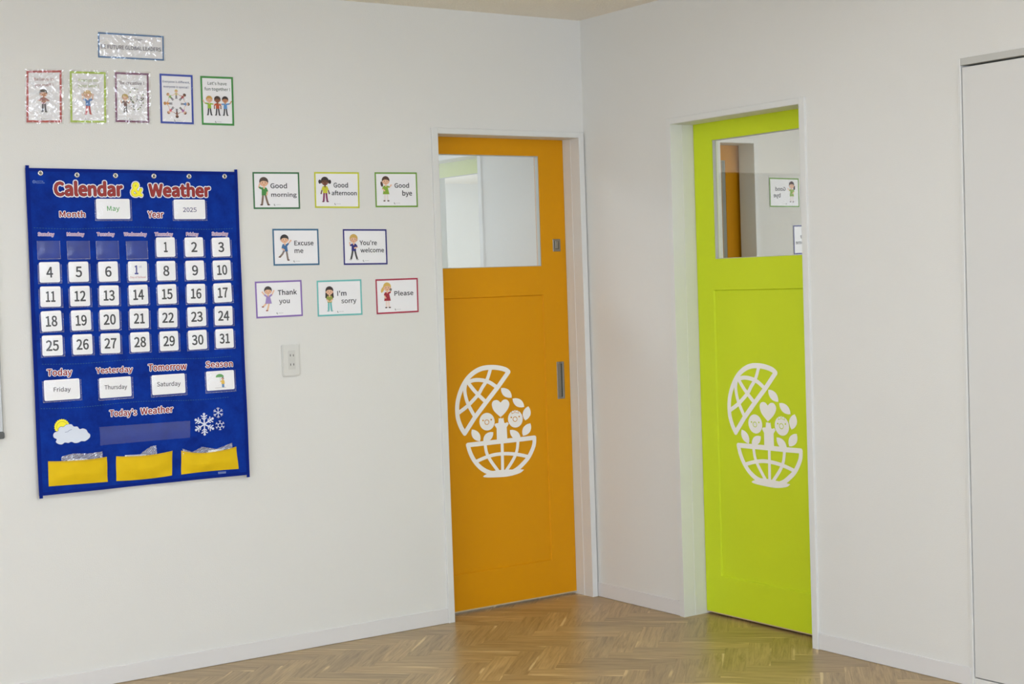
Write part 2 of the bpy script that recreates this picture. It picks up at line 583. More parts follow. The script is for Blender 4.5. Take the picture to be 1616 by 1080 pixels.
def casing(root, a0, a1, d0, d1):
    """white door casing and jamb lining in the local frame of the door's wall; d0, d1 = depth of the two side linings"""
    for q0, q1, z0, z1 in ((a0 - CW, a0, 0.0, 2.0225), (a1, a1 + min(CW, 0.032), 0.0, 2.0225), (a0, a1, 2.0, 2.0225)):
        mb = MB(); mb.box(q0, q1, z0, z1, 0, CP, TRIM, 0.0012); mb.build('casing', root)
    for s, e, d in ((a0, 1, d0), (a1, -1, d1)):
        mb = MB()
        mb.box(min(s, s + e * 0.001), max(s, s + e * 0.001), 0, 1.999, -d, CP * 0.99, TRIM)
        if d > 0.1:      # shallow groove strips on the deep side
            mb.box(min(s + e * 0.001, s + e * 0.0022), max(s + e * 0.001, s + e * 0.0022), 0, 1.999, -0.060, -0.050, TRIM)
        mb.build('jamb_lining', root)
    mb = MB(); mb.box(a0, a1, 1.9988, 2.0, -0.104, CP * 0.99, TRIM); mb.build('head_lining', root)


# emblem outlines in metres
LOGO_STROKES = [[(-0.1904, -0.1927), (-0.2078, -0.1653), (-0.2216, -0.1279), (-0.2242, -0.0862), (-0.2184, -0.0504), (-0.2046, -0.0151), (-0.1848, 0.0173), (-0.159, 0.0442), (-0.1239, 0.0654), (-0.0859, 0.0762), (-0.0418, 0.0772), (-0.0039, 0.0723), (0.0276, 0.0631), (0.0432, 0.0526), (-0.0136, -0.0082), (-0.0762, -0.0685), (-0.1369, -0.1293), (-0.1904, -0.1927)], [(-0.166, 0.0228), (-0.1316, 0.0284), (-0.0943, 0.0254), (-0.057, 0.0141), (-0.02, -0.0093)], [(-0.0497, 0.0698), (-0.0692, 0.0254), (-0.0956, -0.0069), (-0.1168, -0.0342), (-0.1702, -0.0773), (-0.2188, -0.1048)], [(-0.1661, 0.0212), (-0.1425, -0.0079), (-0.1168, -0.0342), (-0.0781, -0.0683)], [(-0.1752, 0.0244), (-0.1829, -0.0114), (-0.177, -0.0482), (-0.1641, -0.0803), (-0.1368, -0.1267)], [(-0.1771, -0.2433), (-0.1661, -0.2781), (-0.1458, -0.314), (-0.1159, -0.3456), (-0.0791, -0.3676), (-0.0415, -0.3766), (0.0286, -0.3808), (0.0677, -0.3714), (0.101, -0.3506), (0.1348, -0.3217), (0.1629, -0.276), (0.1676, -0.2415), (0.0859, -0.2425), (-0.0073, -0.2424), (-0.1771, -0.2433)], [(-0.0899, -0.2483), (-0.0833, -0.2857), (-0.0633, -0.3217), (-0.0284, -0.3673)], [(-0.0025, -0.2508), (-0.0049, -0.3696)], [(0.0806, -0.2474), (0.073, -0.2893), (0.0535, -0.3248), (0.013, -0.3713)], [(-0.1397, -0.3171), (-0.089, -0.3036), (-0.0382, -0.2962), (0.0128, -0.2971), (0.0704, -0.3051), (0.1283, -0.32)]]
LOGO_POLYS = [[(-0.1049, -0.3824), (-0.0793, -0.3728), (-0.0346, -0.364), (0.0936, -0.3728), (0.1012, -0.3789), (0.08, -0.3886), (0.028, -0.3957), (-0.0358, -0.394), (-0.0926, -0.3889)], [(-0.0159, -0.1414), (-0.0097, -0.1445), (-0.0063, -0.1405), (-0.0001, -0.1453), (0.0083, -0.1422), (0.0119, -0.1637), (0.0182, -0.1663), (0.028, -0.1623), (0.0353, -0.1703), (0.0239, -0.1842), (0.0248, -0.2399), (-0.0295, -0.2405), (-0.0285, -0.1852), (-0.0393, -0.1696), (-0.034, -0.1637), (-0.0187, -0.1628)], [(-0.0062, -0.1384), (-0.0369, -0.1118), (-0.0475, -0.0916), (-0.0481, -0.0758), (-0.0382, -0.0654), (-0.0191, -0.0647), (-0.0037, -0.0764), (0.0108, -0.0658), (0.0275, -0.0654), (0.0392, -0.0758), (0.0412, -0.0902), (0.0308, -0.1085), (0.0135, -0.1252)], [(-0.0374, -0.1555), (-0.0392, -0.1652), (-0.0435, -0.174), (-0.05, -0.1813), (-0.0583, -0.1866), (-0.0679, -0.1896), (-0.078, -0.19), (-0.0881, -0.1879), (-0.0973, -0.1834), (-0.1051, -0.1768), (-0.1109, -0.1685), (-0.1144, -0.1591), (-0.1153, -0.1493), (-0.1136, -0.1397), (-0.1093, -0.1309), (-0.1029, -0.1236), (-0.0946, -0.1183), (-0.0851, -0.1152), (-0.0749, -0.1147), (-0.0649, -0.1168), (-0.0557, -0.1213), (-0.0478, -0.1279), (-0.0419, -0.1362), (-0.0384, -0.1456)], [(0.109, -0.1549), (0.1073, -0.1646), (0.103, -0.1733), (0.0965, -0.1807), (0.0883, -0.186), (0.0788, -0.189), (0.0687, -0.1895), (0.0588, -0.1874), (0.0496, -0.1829), (0.0419, -0.1762), (0.0361, -0.168), (0.0326, -0.1586), (0.0317, -0.1488), (0.0334, -0.1392), (0.0376, -0.1305), (0.0441, -0.1232), (0.0523, -0.1178), (0.0617, -0.1148), (0.0718, -0.1142), (0.0817, -0.1163), (0.0909, -0.1207), (0.0987, -0.1273), (0.1046, -0.1356), (0.1081, -0.145)], [(0.0014, -0.0145), (0.0013, -0.0256), (0.004, -0.0344), (0.0082, -0.0419), (0.014, -0.0482), (0.0215, -0.0531), (0.0305, -0.0568), (0.0412, -0.0592), (0.0547, -0.0594), (0.0547, -0.0594), (0.0548, -0.0482), (0.0521, -0.0394), (0.0478, -0.0318), (0.042, -0.0255), (0.0345, -0.0206), (0.0254, -0.0169), (0.0148, -0.0145)], [(0.059, -0.0639), (0.0605, -0.0751), (0.0645, -0.0837), (0.0699, -0.0909), (0.0766, -0.0966), (0.0848, -0.1009), (0.0944, -0.1037), (0.1054, -0.1051), (0.1189, -0.1039), (0.1189, -0.1039), (0.1174, -0.0927), (0.1133, -0.084), (0.1079, -0.0768), (0.1011, -0.0711), (0.0929, -0.0668), (0.0833, -0.064), (0.0724, -0.0627)], [(0.1405, -0.1028), (0.1284, -0.1079), (0.1203, -0.1139), (0.1145, -0.1205), (0.1111, -0.1277), (0.1099, -0.1355), (0.111, -0.1439), (0.1143, -0.1528), (0.1217, -0.1628), (0.1217, -0.1628), (0.1338, -0.1579), (0.1419, -0.1518), (0.1477, -0.1452), (0.1512, -0.138), (0.1524, -0.1302), (0.1513, -0.1218), (0.1479, -0.1128)], [(0.1486, -0.1773), (0.1348, -0.1788), (0.1247, -0.1823), (0.1165, -0.187), (0.1104, -0.1928), (0.1062, -0.1997), (0.1041, -0.2078), (0.1039, -0.2171), (0.1073, -0.2284), (0.1073, -0.2284), (0.121, -0.2269), (0.1311, -0.2234), (0.1393, -0.2188), (0.1455, -0.213), (0.1496, -0.206), (0.1518, -0.1979), (0.152, -0.1886)], [(0.04, -0.1977), (0.04, -0.2088), (0.0427, -0.2177), (0.047, -0.2252), (0.0529, -0.2316), (0.0604, -0.2366), (0.0695, -0.2404), (0.0802, -0.2429), (0.0937, -0.2432), (0.0937, -0.2432), (0.0937, -0.2321), (0.091, -0.2232), (0.0866, -0.2156), (0.0807, -0.2092), (0.0732, -0.2042), (0.0641, -0.2004), (0.0534, -0.1979)], [(-0.1546, -0.179), (-0.1578, -0.1896), (-0.1577, -0.1986), (-0.1557, -0.2066), (-0.1518, -0.2138), (-0.146, -0.2201), (-0.1382, -0.2255), (-0.1286, -0.2301), (-0.1156, -0.233), (-0.1156, -0.233), (-0.1124, -0.2224), (-0.1125, -0.2134), (-0.1145, -0.2053), (-0.1184, -0.198), (-0.1243, -0.1917), (-0.132, -0.1864), (-0.1416, -0.1819)], [(-0.0469, -0.1995), (-0.0593, -0.1978), (-0.0693, -0.1987), (-0.0779, -0.201), (-0.0851, -0.2046), (-0.0909, -0.2097), (-0.0952, -0.2162), (-0.0982, -0.2241), (-0.0988, -0.2345), (-0.0988, -0.2345), (-0.0863, -0.2361), (-0.0764, -0.2353), (-0.0678, -0.2331), (-0.0606, -0.2294), (-0.0548, -0.2243), (-0.0504, -0.2178), (-0.0474, -0.2099)]]
LOGO_MARKS = [[(-0.0932, -0.1458), (-0.0944, -0.1483), (-0.0971, -0.1492), (-0.0997, -0.1479), (-0.1007, -0.1452), (-0.0995, -0.1427), (-0.0968, -0.1419), (-0.0942, -0.1431)], [(-0.0516, -0.1454), (-0.0528, -0.1479), (-0.0555, -0.1488), (-0.0582, -0.1475), (-0.0592, -0.1448), (-0.0579, -0.1423), (-0.0552, -0.1415), (-0.0526, -0.1427)], [(0.0525, -0.1441), (0.0513, -0.1466), (0.0485, -0.1475), (0.0458, -0.1462), (0.0448, -0.1435), (0.046, -0.141), (0.0488, -0.1401), (0.0515, -0.1414)], [(0.0939, -0.1436), (0.0926, -0.1461), (0.0899, -0.147), (0.0872, -0.1457), (0.0861, -0.143), (0.0874, -0.1404), (0.0902, -0.1396), (0.0929, -0.1409)]]
LOGO_RINGS = [[(-0.0672, -0.1552), (-0.0684, -0.1595), (-0.0715, -0.1627), (-0.0759, -0.1643), (-0.0806, -0.1639), (-0.0848, -0.1616), (-0.0876, -0.1579), (-0.0885, -0.1535), (-0.0873, -0.1493), (-0.0842, -0.1461), (-0.0798, -0.1445), (-0.0751, -0.1449), (-0.0709, -0.1471), (-0.068, -0.1508), (-0.0672, -0.1552)], [(0.0792, -0.1536), (0.078, -0.1579), (0.0748, -0.1612), (0.0703, -0.1628), (0.0654, -0.1624), (0.0611, -0.1601), (0.0582, -0.1563), (0.0573, -0.1519), (0.0586, -0.1476), (0.0618, -0.1444), (0.0662, -0.1428), (0.0711, -0.1431), (0.0754, -0.1454), (0.0783, -0.1492), (0.0792, -0.1536)], [(0.0512, -0.1122), (0.0684, -0.1188), (0.0848, -0.112), (0.0874, -0.1282), (0.0695, -0.1231), (0.0531, -0.1282), (0.0512, -0.1122)]]


def door(name, loc, rz, leaf_mat, glass_mat, a_lo, a_hi, g0, g1, p0, p1, face_c, logo_a, label, mirror):
    """sliding leaf: face at c = -face_c; a_lo..a_hi leaf extent; g0..g1 glass, p0..p1 recessed panel"""
    root = empty(name, loc, rz)
    tag(root, label, 'door', None, 'structure')
    T = 0.034
    cf, cb = -face_c, -face_c - T
    z0, z1, gz0, gz1, pz0, pz1 = 0.013, 2.015, 1.452, 1.928, 0.165, 1.328
    lo, hi = min(g0, p0), max(g1, p1)
    mb = MB(); mb.box(a_lo, lo, z0, z1, cb, cf, leaf_mat); mb.build('stile', root)
    mb = MB(); mb.box(hi, a_hi, z0, z1, cb, cf, leaf_mat); mb.build('stile', root)
    mb = MB(); mb.box(lo, hi, gz1, z1, cb, cf, leaf_mat); mb.build('top_rail', root)
    mb = MB(); mb.box(lo, hi, pz1, gz0, cb, cf, leaf_mat)
    if g0 > lo: mb.box(lo, g0, gz0, gz1, cb, cf, leaf_mat)
    if g1 < hi: mb.box(g1, hi, gz0, gz1, cb, cf, leaf_mat)
    mb.build('middle_rail', root)
    mb = MB(); mb.box(lo, hi, z0, pz0, cb, cf, leaf_mat); mb.build('bottom_rail', root)
    # recessed panel with a chamfered surround
    mb = MB()
    rec = 0.007
    mb.box(p0, p1, pz0, pz1, cb + 0.004, cf - rec, leaf_mat)
    o_ = [(p0, pz0), (p1, pz0), (p1, pz1), (p0, pz1)]
    i_ = [(p0 + 0.004, pz0 + 0.004), (p1 - 0.004, pz0 + 0.004), (p1 - 0.004, pz1 - 0.004), (p0 + 0.004, pz1 - 0.004)]
    for j in range(4):
        k = (j + 1) % 4
        mb.face([(o_[j][0], -(cf - 0.0002), o_[j][1]), (o_[k][0], -(cf - 0.0002), o_[k][1]), (i_[k][0], -(cf - rec + 0.0002), i_[k][1]), (i_[j][0], -(cf - rec + 0.0002), i_[j][1])], leaf_mat)
    mb.build('panel', root)
    # glass with thin white beads
    bead = MB()
    bw = 0.0026
    for a0, a1, b0, b1 in ((g0, g0 + bw, gz0, gz1), (g1 - bw, g1, gz0, gz1), (g0 + bw, g1 - bw, gz0, gz0 + bw), (g0 + bw, g1 - bw, gz1 - bw, gz1)):
        bead.box(a0, a1, b0, b1, cb + 0.01, cf - 0.004, BEAD)
    bead.build('glazing_bead', root)
    gl = MB()
    gl.poly([(g0 + bw, gz0 + bw), (g1 - bw, gz0 + bw), (g1 - bw, gz1 - bw), (g0 + bw, gz1 - bw)], cf - 0.012, glass_mat)
    gl.build('glass_pane', root)
    # bottom seal and floor track
    mb = MB(); mb.box(a_lo, a_hi, 0.0085, z0, cb + 0.004, cf - 0.0005, SILL); mb.build('bottom_seal', root)
    # white vinyl emblem
    em = MB()
    ec = cf - rec + 0.0005
    at_ = lambda pts: [(x + logo_a, z + 0.95) for x, z in pts]
    S0, B0 = LOGO_STROKES[0], LOGO_STROKES[5]
    parts_ = [(smooth(S0[:14]), 0.0205), (S0[13:], 0.0205)] + [(smooth(q), 0.0165) for q in LOGO_STROKES[1:5]]
    parts_ += [(smooth(B0[:12]), 0.0195), (B0[11:], 0.0195)] + [(smooth(q), 0.0150) for q in LOGO_STROKES[6:]]
    for i, (q, w_) in enumerate(parts_):
        em.stroke(at_(q), w_, ec + 0.00003 * i, VINYL)
    for i, p in enumerate(LOGO_POLYS):
        if i == 0:
            p = smooth(p, 4, True)
        if i == 2:
            p = smooth(p[:7], 4) + smooth(p[6:] + p[:1], 4)[1:-1]
        em.poly(at_(p), ec + 0.0005 + 0.00003 * i, VINYL)
    for p in LOGO_MARKS:
        em.poly([(x + logo_a, z + 0.95) for x, z in p], cf - rec + 0.0019, leaf_mat)
    for i, s in enumerate(LOGO_RINGS):
        em.stroke([(x + logo_a, z + 0.95) for x, z in s], 0.0028 if i < 2 else 0.0020, cf - rec + 0.0019, leaf_mat)
    tag(em.build('emblem', root), 'white vinyl emblem of an opened globe bowl with heart, leaves and two baby faces')
    return root


# orange door in the left wall: leaf slides left into the pocket
d1 = door('door_1', (0, 0, 0), 0, ORANGE, GLASS_O, -0.815, -0.0348, -0.6765, -0.1670, -0.690, -0.1625, 0.108, -0.400,
          'orange sliding door with glazed top and white globe emblem', False)
casing(d1, D1A, D1B, 0.093, 0.107)
mb = MB(); mb.box(-0.1046, -0.0640, 1.5140, 1.5680, -0.108, -0.1055, STEEL, 0.001)
lt = mb.build('thumb_latch', d1); tag(lt, 'small square brushed steel latch plate')
mb = MB(); mb.box(-0.0955, -0.0731, 1.524, 1.559, -0.1055, -0.1050, STEELD); mb.box(-0.0925, -0.0775, 1.527, 1.559, -0.1050, -0.1035, STEEL, 0.0008)
mb.build('turn', lt)
mb = MB()
for a0, a1, b0, b1 in ((-0.1050, -0.0965, 0.868, 1.031), (-0.0740, -0.0655, 0.868, 1.031), (-0.0965, -0.0740, 0.868, 0.8765), (-0.0965, -0.0740, 1.0225, 1.031)):
    mb.box(a0, a1, b0, b1, -0.108, -0.1058, STEEL, 0.0008)
hd = mb.build('flush_pull', d1); tag(hd, 'recessed brushed steel flush pull')
mb = MB(); mb.box(-0.0965, -0.0740, 0.8765, 1.0225, -0.1079, -0.1074, STEELD)
mb.box(-0.0965, -0.0840, 0.8765, 1.0225, -0.1074, -0.1068, STEEL)
mb.build('pull_recess', hd)

# green door in the right wall: leaf slides right into the pocket
d2 = door('door_2', (0, 0, 0), math.radians(-90), GREEN, GLASS_G, 0.5862, 1.345, 0.6935, 1.2080, 0.6790, 1.2130, 0.112, 0.9708,
          'lime green sliding door with glazed top and white globe emblem', True)
casing(d2, -D2A, -D2B, 0.110, 0.096)

# closet door at the right edge of the picture, flush white panel
d3 = empty('door_3', (0, 0, 0), math.radians(-90))
tag(d3, 'flush white closet door with a slim white frame', 'door', None, 'structure')
mb = MB(); mb.box(2.0130, 2.0235, 0.0, 2.0640, -0.08, 0.004, TRIM, 0.0008); mb.build('jamb', d3)
mb = MB(); mb.box(2.0235, 3.90, 2.0415, 2.0640, -0.08, 0.004, HEADR, 0.0008); mb.build('head_frame', d3)
mb = MB(); mb.box(2.0235, 3.90, 0.0, 0.0290, -0.08, 0.001, TRIM, 0.0008); mb.build('plinth', d3)
mb = MB(); mb.box(2.0262, 2.95, 0.0325, 2.0350, -0.030, -0.001, CLOSET, 0.0008); mb.build('panel', d3)
mb = MB(); mb.box(2.9535, 3.895, 0.0325, 2.0350, -0.030, -0.001, CLOSET, 0.0008); mb.build('panel', d3)
mb = MB(); mb.box(2.0235, 3.90, 0.029, 2.0415, -0.078, -0.074, DARK); mb.build('gap_shade_sheet', d3)  # near-black sheet paints the shade in the gaps round the panels

# baseboards
BH = 0.0615


def baseboard(name, a0, a1, rz=0.0):
    mb = MB(); mb.box(a0, a1, 0.0005, BH, 0, 0.006, BASE, 0.0015)
    o = mb.build(name, None, (0, 0, 0), rz=rz)
    o['kind'] = 'structure'


baseboard('baseboard_left', X0, D1A - CW)
baseboard('baseboard_middle', 0.0105, -D2A - CW, math.radians(-90))
baseboard('baseboard_right', 1.3000 + CW, 2.0130, math.radians(-90))

# ------------------------------------------------------------------ herringbone floor
joined('floor', [(X0, 0.18, Y0, 0.18, -0.02, -0.006)], SUBFLOOR)
floor = bpy.data.objects['floor']
PW, P0, Q0 = 0.0845, -1.1850, 0.7630
S2 = math.sqrt(0.5)


def clip(poly, nx, ny, d):
    out = []
    for i in range(len(poly)):
        a, b = poly[i], poly[(i + 1) % len(poly)]
        da, db = a[0] * nx + a[1] * ny - d, b[0] * nx + b[1] * ny - d
        if da <= 0:
            out.append(a)
        if (da < 0 < db) or (db < 0 < da):
            t = da / (da - db)
            out.append((a[0] + t * (b[0] - a[0]), a[1] + t * (b[1] - a[1])))
    return out


def plank_polys(p0, p1, q0, q1):
    """plank rectangle in the 45 degree frame, clipped to the room and to the two door recesses"""
    rect = [((p + q) * S2, (p - q) * S2) for p, q in ((p0, q0), (p1, q0), (p1, q1), (p0, q1))]
    res = []
    for x0, x1, y0, y1 in ((X0, 0.0, Y0, 0.0), (D1A, D1B, 0.0, 0.15), (0.0, 0.15, D2B, D2A)):
        r = rect
        for n in ((-1, 0, -x0), (1, 0, x1), (0, -1, -y0), (0, 1, y1)):
            r = clip(r, *n)
            if len(r) < 3:
                break
        if len(r) >= 3:
            A = abs(sum(r[i][0] * r[(i + 1) % len(r)][1] - r[(i + 1) % len(r)][0] * r[i][1] for i in range(len(r)))) / 2
            if A > 2e-5:
                res.append(r)
    return res


def plank_mesh(items, name):
    """items: (poly, centre p, centre q, along_q, tone) -> one mesh with grain UVs; chamfered top edge"""
    vs, fs, uvg, uvt = [], [], [], []
    for poly, pc, qc, along, rnd in items:
        ar = sum(poly[i][0] * poly[(i + 1) % len(poly)][1] - poly[(i + 1) % len(poly)][0] * poly[i][1] for i in range(len(poly)))
        if ar < 0:
            poly = poly[::-1]
        n = len(poly)
        cx, cy = sum(p[0] for p in poly) / n, sum(p[1] for p in poly) / n
        i = len(vs)
        g = 0.0003
        inner = []
        for x, y in poly:
            d = math.hypot(x - cx, y - cy) or 1
            inner.append((x - (x - cx) / d * g * 1.6, y - (y - cy) / d * g * 1.6))
        vs += [(x, y, 0.0) for x, y in inner] + [(x - (x - cx) * 0.0006, y - (y - cy) * 0.0006, -0.0006) for x, y in poly]
        faces = [tuple(range(i, i + n))] + [(i + j, i + n + j, i + n + (j + 1) % n, i + (j + 1) % n) for j in range(n)]
        for f in faces:
            fs.append(f)
            for k in f:
                x, y = vs[k][0], vs[k][1]
                p, q = (x + y) * S2, (x - y) * S2
                u, v = ((q - qc), (p - pc)) if along else ((p - pc), (q - qc))
                if rnd[2] > 0.5:
                    v = -v
                uvg.append((u + rnd[0] * 40 + rnd[2] * 17, v))
                uvt.append((rnd[0], rnd[1]))
    me = bpy.data.meshes.new(name)
    me.from_pydata(vs, [], fs)
    a = me.uv_layers.new(name='grain'); b = me.uv_layers.new(name='tone')
    for k in range(len(uvg)):
        a.data[k].uv = uvg[k]
        b.data[k].uv = uvt[k]
    me.materials.append(OAK)
    return me


single, rest = [], []
rp = random.Random(3)
for j in range(-150, 40):
    for m_ in range(-30, 60):
        q0 = Q0 + j * PW + 8 * m_ * PW
        p0 = P0 + j * PW
        # H plank lies along q; V plank stands just left of it and runs up in p
        for along, (pa, pb, qa, qb) in ((1, (p0, p0 + PW, q0, q0 + 4 * PW)), (0, (p0, p0 + 4 * PW, q0 - PW, q0))):
            pc, qc = (pa + pb) / 2, (qa + qb) / 2
            x, y = (pc + qc) * S2, (pc - qc) * S2
            if not (X0 - 0.3 < x < 0.4 and Y0 - 0.3 < y < 0.4):
                continue
            rnd = (rp.random(), rp.random(), rp.random())
            for r in plank_polys(pa, pb, qa, qb):
                (single if (x > -2.5 and y > -2.35 and x + y > -3.55) else rest).append((r, pc, qc, along, rnd))
for it in single:
    o = bpy.data.objects.new('plank', plank_mesh([it], 'plank'))
    COL.objects.link(o)
    o.parent = floor
o = bpy.data.objects.new('plank_field', plank_mesh(rest, 'plank_field'))
COL.objects.link(o)
o.parent = floor
o['kind'] = 'stuff'
print('planks', len(single), len(rest))

# measured places on the wall of the chart (metres)
CHART_CORNERS = [(-2.4268, 1.8359), (-1.6379, 1.8318), (-1.6422, 0.6988), (-2.434, 0.7024)]
DATE_CARDS = {
    1: (-1.9315, 1.5561, 0.0721, 0.0709),
    2: (-1.8223, 1.5547, 0.0736, 0.069),
    3: (-1.7159, 1.5531, 0.0683, 0.0697),
    4: (-2.3613, 1.4752, 0.0715, 0.0709),
    5: (-2.2582, 1.4744, 0.0666, 0.0703),
    6: (-2.1511, 1.4728, 0.0732, 0.071),
    7: (-2.0419, 1.4712, 0.0701, 0.0708),
    8: (-1.9338, 1.4704, 0.0712, 0.0711),
    9: (-1.8233, 1.4696, 0.0733, 0.0704),
    10: (-1.7168, 1.4684, 0.0704, 0.0706),
    11: (-2.3617, 1.3906, 0.0716, 0.0715),
    12: (-2.2573, 1.3892, 0.0671, 0.0703),
    13: (-2.1516, 1.3881, 0.0717, 0.07),
    14: (-2.043, 1.3869, 0.0712, 0.0704),
    15: (-1.9341, 1.3857, 0.0707, 0.0696),
    16: (-1.8232, 1.3841, 0.0734, 0.0705),
    17: (-1.7184, 1.3839, 0.0716, 0.0701),
    18: (-2.3623, 1.3055, 0.0731, 0.071),
    19: (-2.2571, 1.3041, 0.0671, 0.0718),
    20: (-2.1531, 1.3027, 0.0701, 0.0716),
    21: (-2.0436, 1.3017, 0.0713, 0.0714),
    22: (-1.9341, 1.3, 0.0717, 0.0708),
    23: (-1.8237, 1.2993, 0.0723, 0.0721),
    24: (-1.7187, 1.2985, 0.0749, 0.0712),
    25: (-2.363, 1.2208, 0.0716, 0.0706),
    26: (-2.2562, 1.2193, 0.0676, 0.0714),
    27: (-2.1539, 1.2179, 0.0692, 0.0706),
    28: (-2.0443, 1.2169, 0.0724, 0.0715),
    29: (-1.9336, 1.2152, 0.0718, 0.0718),
    30: (-1.8239, 1.2142, 0.0718, 0.0721),
    31: (-1.7185, 1.214, 0.0772, 0.0723),
}
EMPTY_POCKETS = [(-2.3598, 1.5519, 0.0836, 0.0638), (-2.2547, 1.5503, 0.0855, 0.0645), (-2.1494, 1.5486, 0.0864, 0.0652), (-2.0402, 1.5468, 0.084, 0.066)]
WORD_CARDS = {
    'May': (-2.1217, 1.6946, 0.1235, 0.072),
    'Y2025': (-1.8332, 1.6928, 0.1214, 0.0709),
    'Friday': (-2.3375, 1.0655, 0.1247, 0.0714),
    'Thursday': (-2.1437, 1.0606, 0.1181, 0.0754),
    'Saturday': (-1.9435, 1.0583, 0.1279, 0.0754),
    'Season': (-1.7429, 1.0596, 0.1089, 0.0774),
}
TITLE = [
    ('Calendar', -2.3322, 1.7426, -2.0814, 1.7421, 0.0513),
    ('&', -2.0546, 1.7417, -2.0085, 1.7414, 0.0497),
    ('Weather', -1.9883, 1.7409, -1.7474, 1.7408, 0.0485),
]
HEADINGS = [
    ('Month', -2.3168, 1.6666, -2.2224, 1.6662, 0.0222),
    ('Year', -1.9946, 1.6632, -1.9324, 1.663, 0.024),
    ('Today', -2.3879, 1.1168, -2.2979, 1.1146, 0.0244),
    ('Yesterday', -2.2137, 1.1144, -2.0748, 1.1119, 0.0214),
    ('Tomorrow', -2.0192, 1.111, -1.869, 1.1081, 0.0244),
    ('Season', -1.7981, 1.1106, -1.689, 1.1084, 0.0224),
    ("Today's", -2.1714, 0.9584, -2.067, 0.9559, 0.0241),
    ('Weather', -2.0553, 0.9565, -1.9288, 0.9561, 0.0249),
]
DAYS = [
    ('Sunday', -2.3943, 1.6023, -2.3387, 1.6012, 0.012),
    ('Monday', -2.2926, 1.6012, -2.2316, 1.6001, 0.0122),
    ('Tuesday', -2.185, 1.6001, -2.1216, 1.5989, 0.0123),
    ('Wednesday', -2.0857, 1.599, -2.0013, 1.5976, 0.0124),
    ('Thursday', -1.9701, 1.5978, -1.9021, 1.5965, 0.0125),
    ('Friday', -1.8494, 1.5965, -1.8036, 1.5954, 0.0127),
    ('Saturday', -1.7492, 1.5965, -1.6857, 1.5952, 0.0133),
]
CARD_WORDS = [
    ('May', -2.1441, 1.688, -2.0989, 1.6879, 0.0164),
    ('2025', -1.859, 1.6833, -1.8071, 1.6832, 0.0159),
    ('Friday', -2.3668, 1.0603, -2.308, 1.0578, 0.0157),
    ('Thursday', -2.184, 1.0558, -2.1011, 1.0527, 0.0155),
    ('Saturday', -1.9881, 1.0533, -1.8979, 1.0504, 0.0164),
]
GROMMETS = [(-2.375, 1.8185), (-2.2468, 1.8134), (-2.1077, 1.8128), (-1.9646, 1.8126), (-1.8301, 1.8132), (-1.6899, 1.8147)]
MAKER_MARK = [(-2.4045, 1.7947), (-2.3602, 1.7951), (-2.3608, 1.7826), (-2.4051, 1.7822)]
STITCHES = [[(-2.4081, 1.63), (-1.6612, 1.6214)], [(-2.4018, 1.1578), (-1.6913, 1.1464)], [(-2.4137, 1.0042), (-1.7093, 0.9953)]]
STRIP = [(-2.2091, 0.9237), (-1.8664, 0.9191), (-1.8692, 0.857), (-2.2095, 0.8585)]
SUN = [(-2.3426, 0.9361), (-2.3127, 0.9337)]
CLOUD = [(-2.3588, 0.8767), (-2.3673, 0.8848), (-2.3635, 0.8934), (-2.3731, 0.9001), (-2.3751, 0.9102), (-2.3693, 0.9185), (-2.3567, 0.9224), (-2.3553, 0.9307), (-2.3476, 0.9365), (-2.3377, 0.9352), (-2.3299, 0.941), (-2.3198, 0.9432), (-2.3088, 0.9418), (-2.3016, 0.9338), (-2.2891, 0.9327), (-2.2814, 0.9232), (-2.2702, 0.9247), (-2.2578, 0.9192), (-2.2522, 0.9088), (-2.2448, 0.9016), (-2.2453, 0.8917), (-2.2533, 0.8839), (-2.2647, 0.8784), (-2.2773, 0.8795), (-2.2876, 0.8754), (-2.3003, 0.875), (-2.3126, 0.8801), (-2.3228, 0.877), (-2.3352, 0.8795), (-2.3454, 0.874)]
FLAKES = [((-1.8118, 0.9017), 0.0374), ((-1.757, 0.9404), 0.019), ((-1.7517, 0.8932), 0.0173)]
YELLOW = [[(-2.3966, 0.8199), (-2.2929, 0.8146), (-2.1867, 0.8162), (-2.1881, 0.7272), (-2.2943, 0.73), (-2.3991, 0.7324)], [(-2.152, 0.8145), (-2.0472, 0.8084), (-1.9394, 0.815), (-1.9451, 0.7252), (-2.051, 0.7219), (-2.156, 0.7264)], [(-1.9052, 0.8124), (-1.8137, 0.7974), (-1.6919, 0.809), (-1.6854, 0.7247), (-1.8001, 0.7264), (-1.9091, 0.7247)]]
BAGS = [[(-2.3499, 0.8314), (-2.3095, 0.839), (-2.2591, 0.8344), (-2.2027, 0.8363), (-2.2056, 0.7954), (-2.3486, 0.804)], [(-2.1129, 0.813), (-2.0628, 0.8134), (-2.0218, 0.8383), (-2.0004, 0.84), (-2.0047, 0.8019), (-2.111, 0.7965)], [(-1.9011, 0.8193), (-1.8633, 0.8034), (-1.8238, 0.8192), (-1.7685, 0.8064), (-1.7083, 0.8248), (-1.7044, 0.7848), (-1.8995, 0.7922)]]
BAG_CARDS = [[(-2.3304, 0.8196), (-2.2574, 0.8168), (-2.2568, 0.7952), (-2.3303, 0.7998)], [(-2.1181, 0.8149), (-2.039, 0.8112), (-2.0395, 0.7898), (-2.1185, 0.7947)], [(-1.8022, 0.8042), (-1.729, 0.8055), (-1.7278, 0.7816), (-1.8008, 0.7857)]]
TINY_TAG = [(-1.7655, 0.7209), (-1.7356, 0.7201), (-1.7354, 0.7127), (-1.7653, 0.713)]
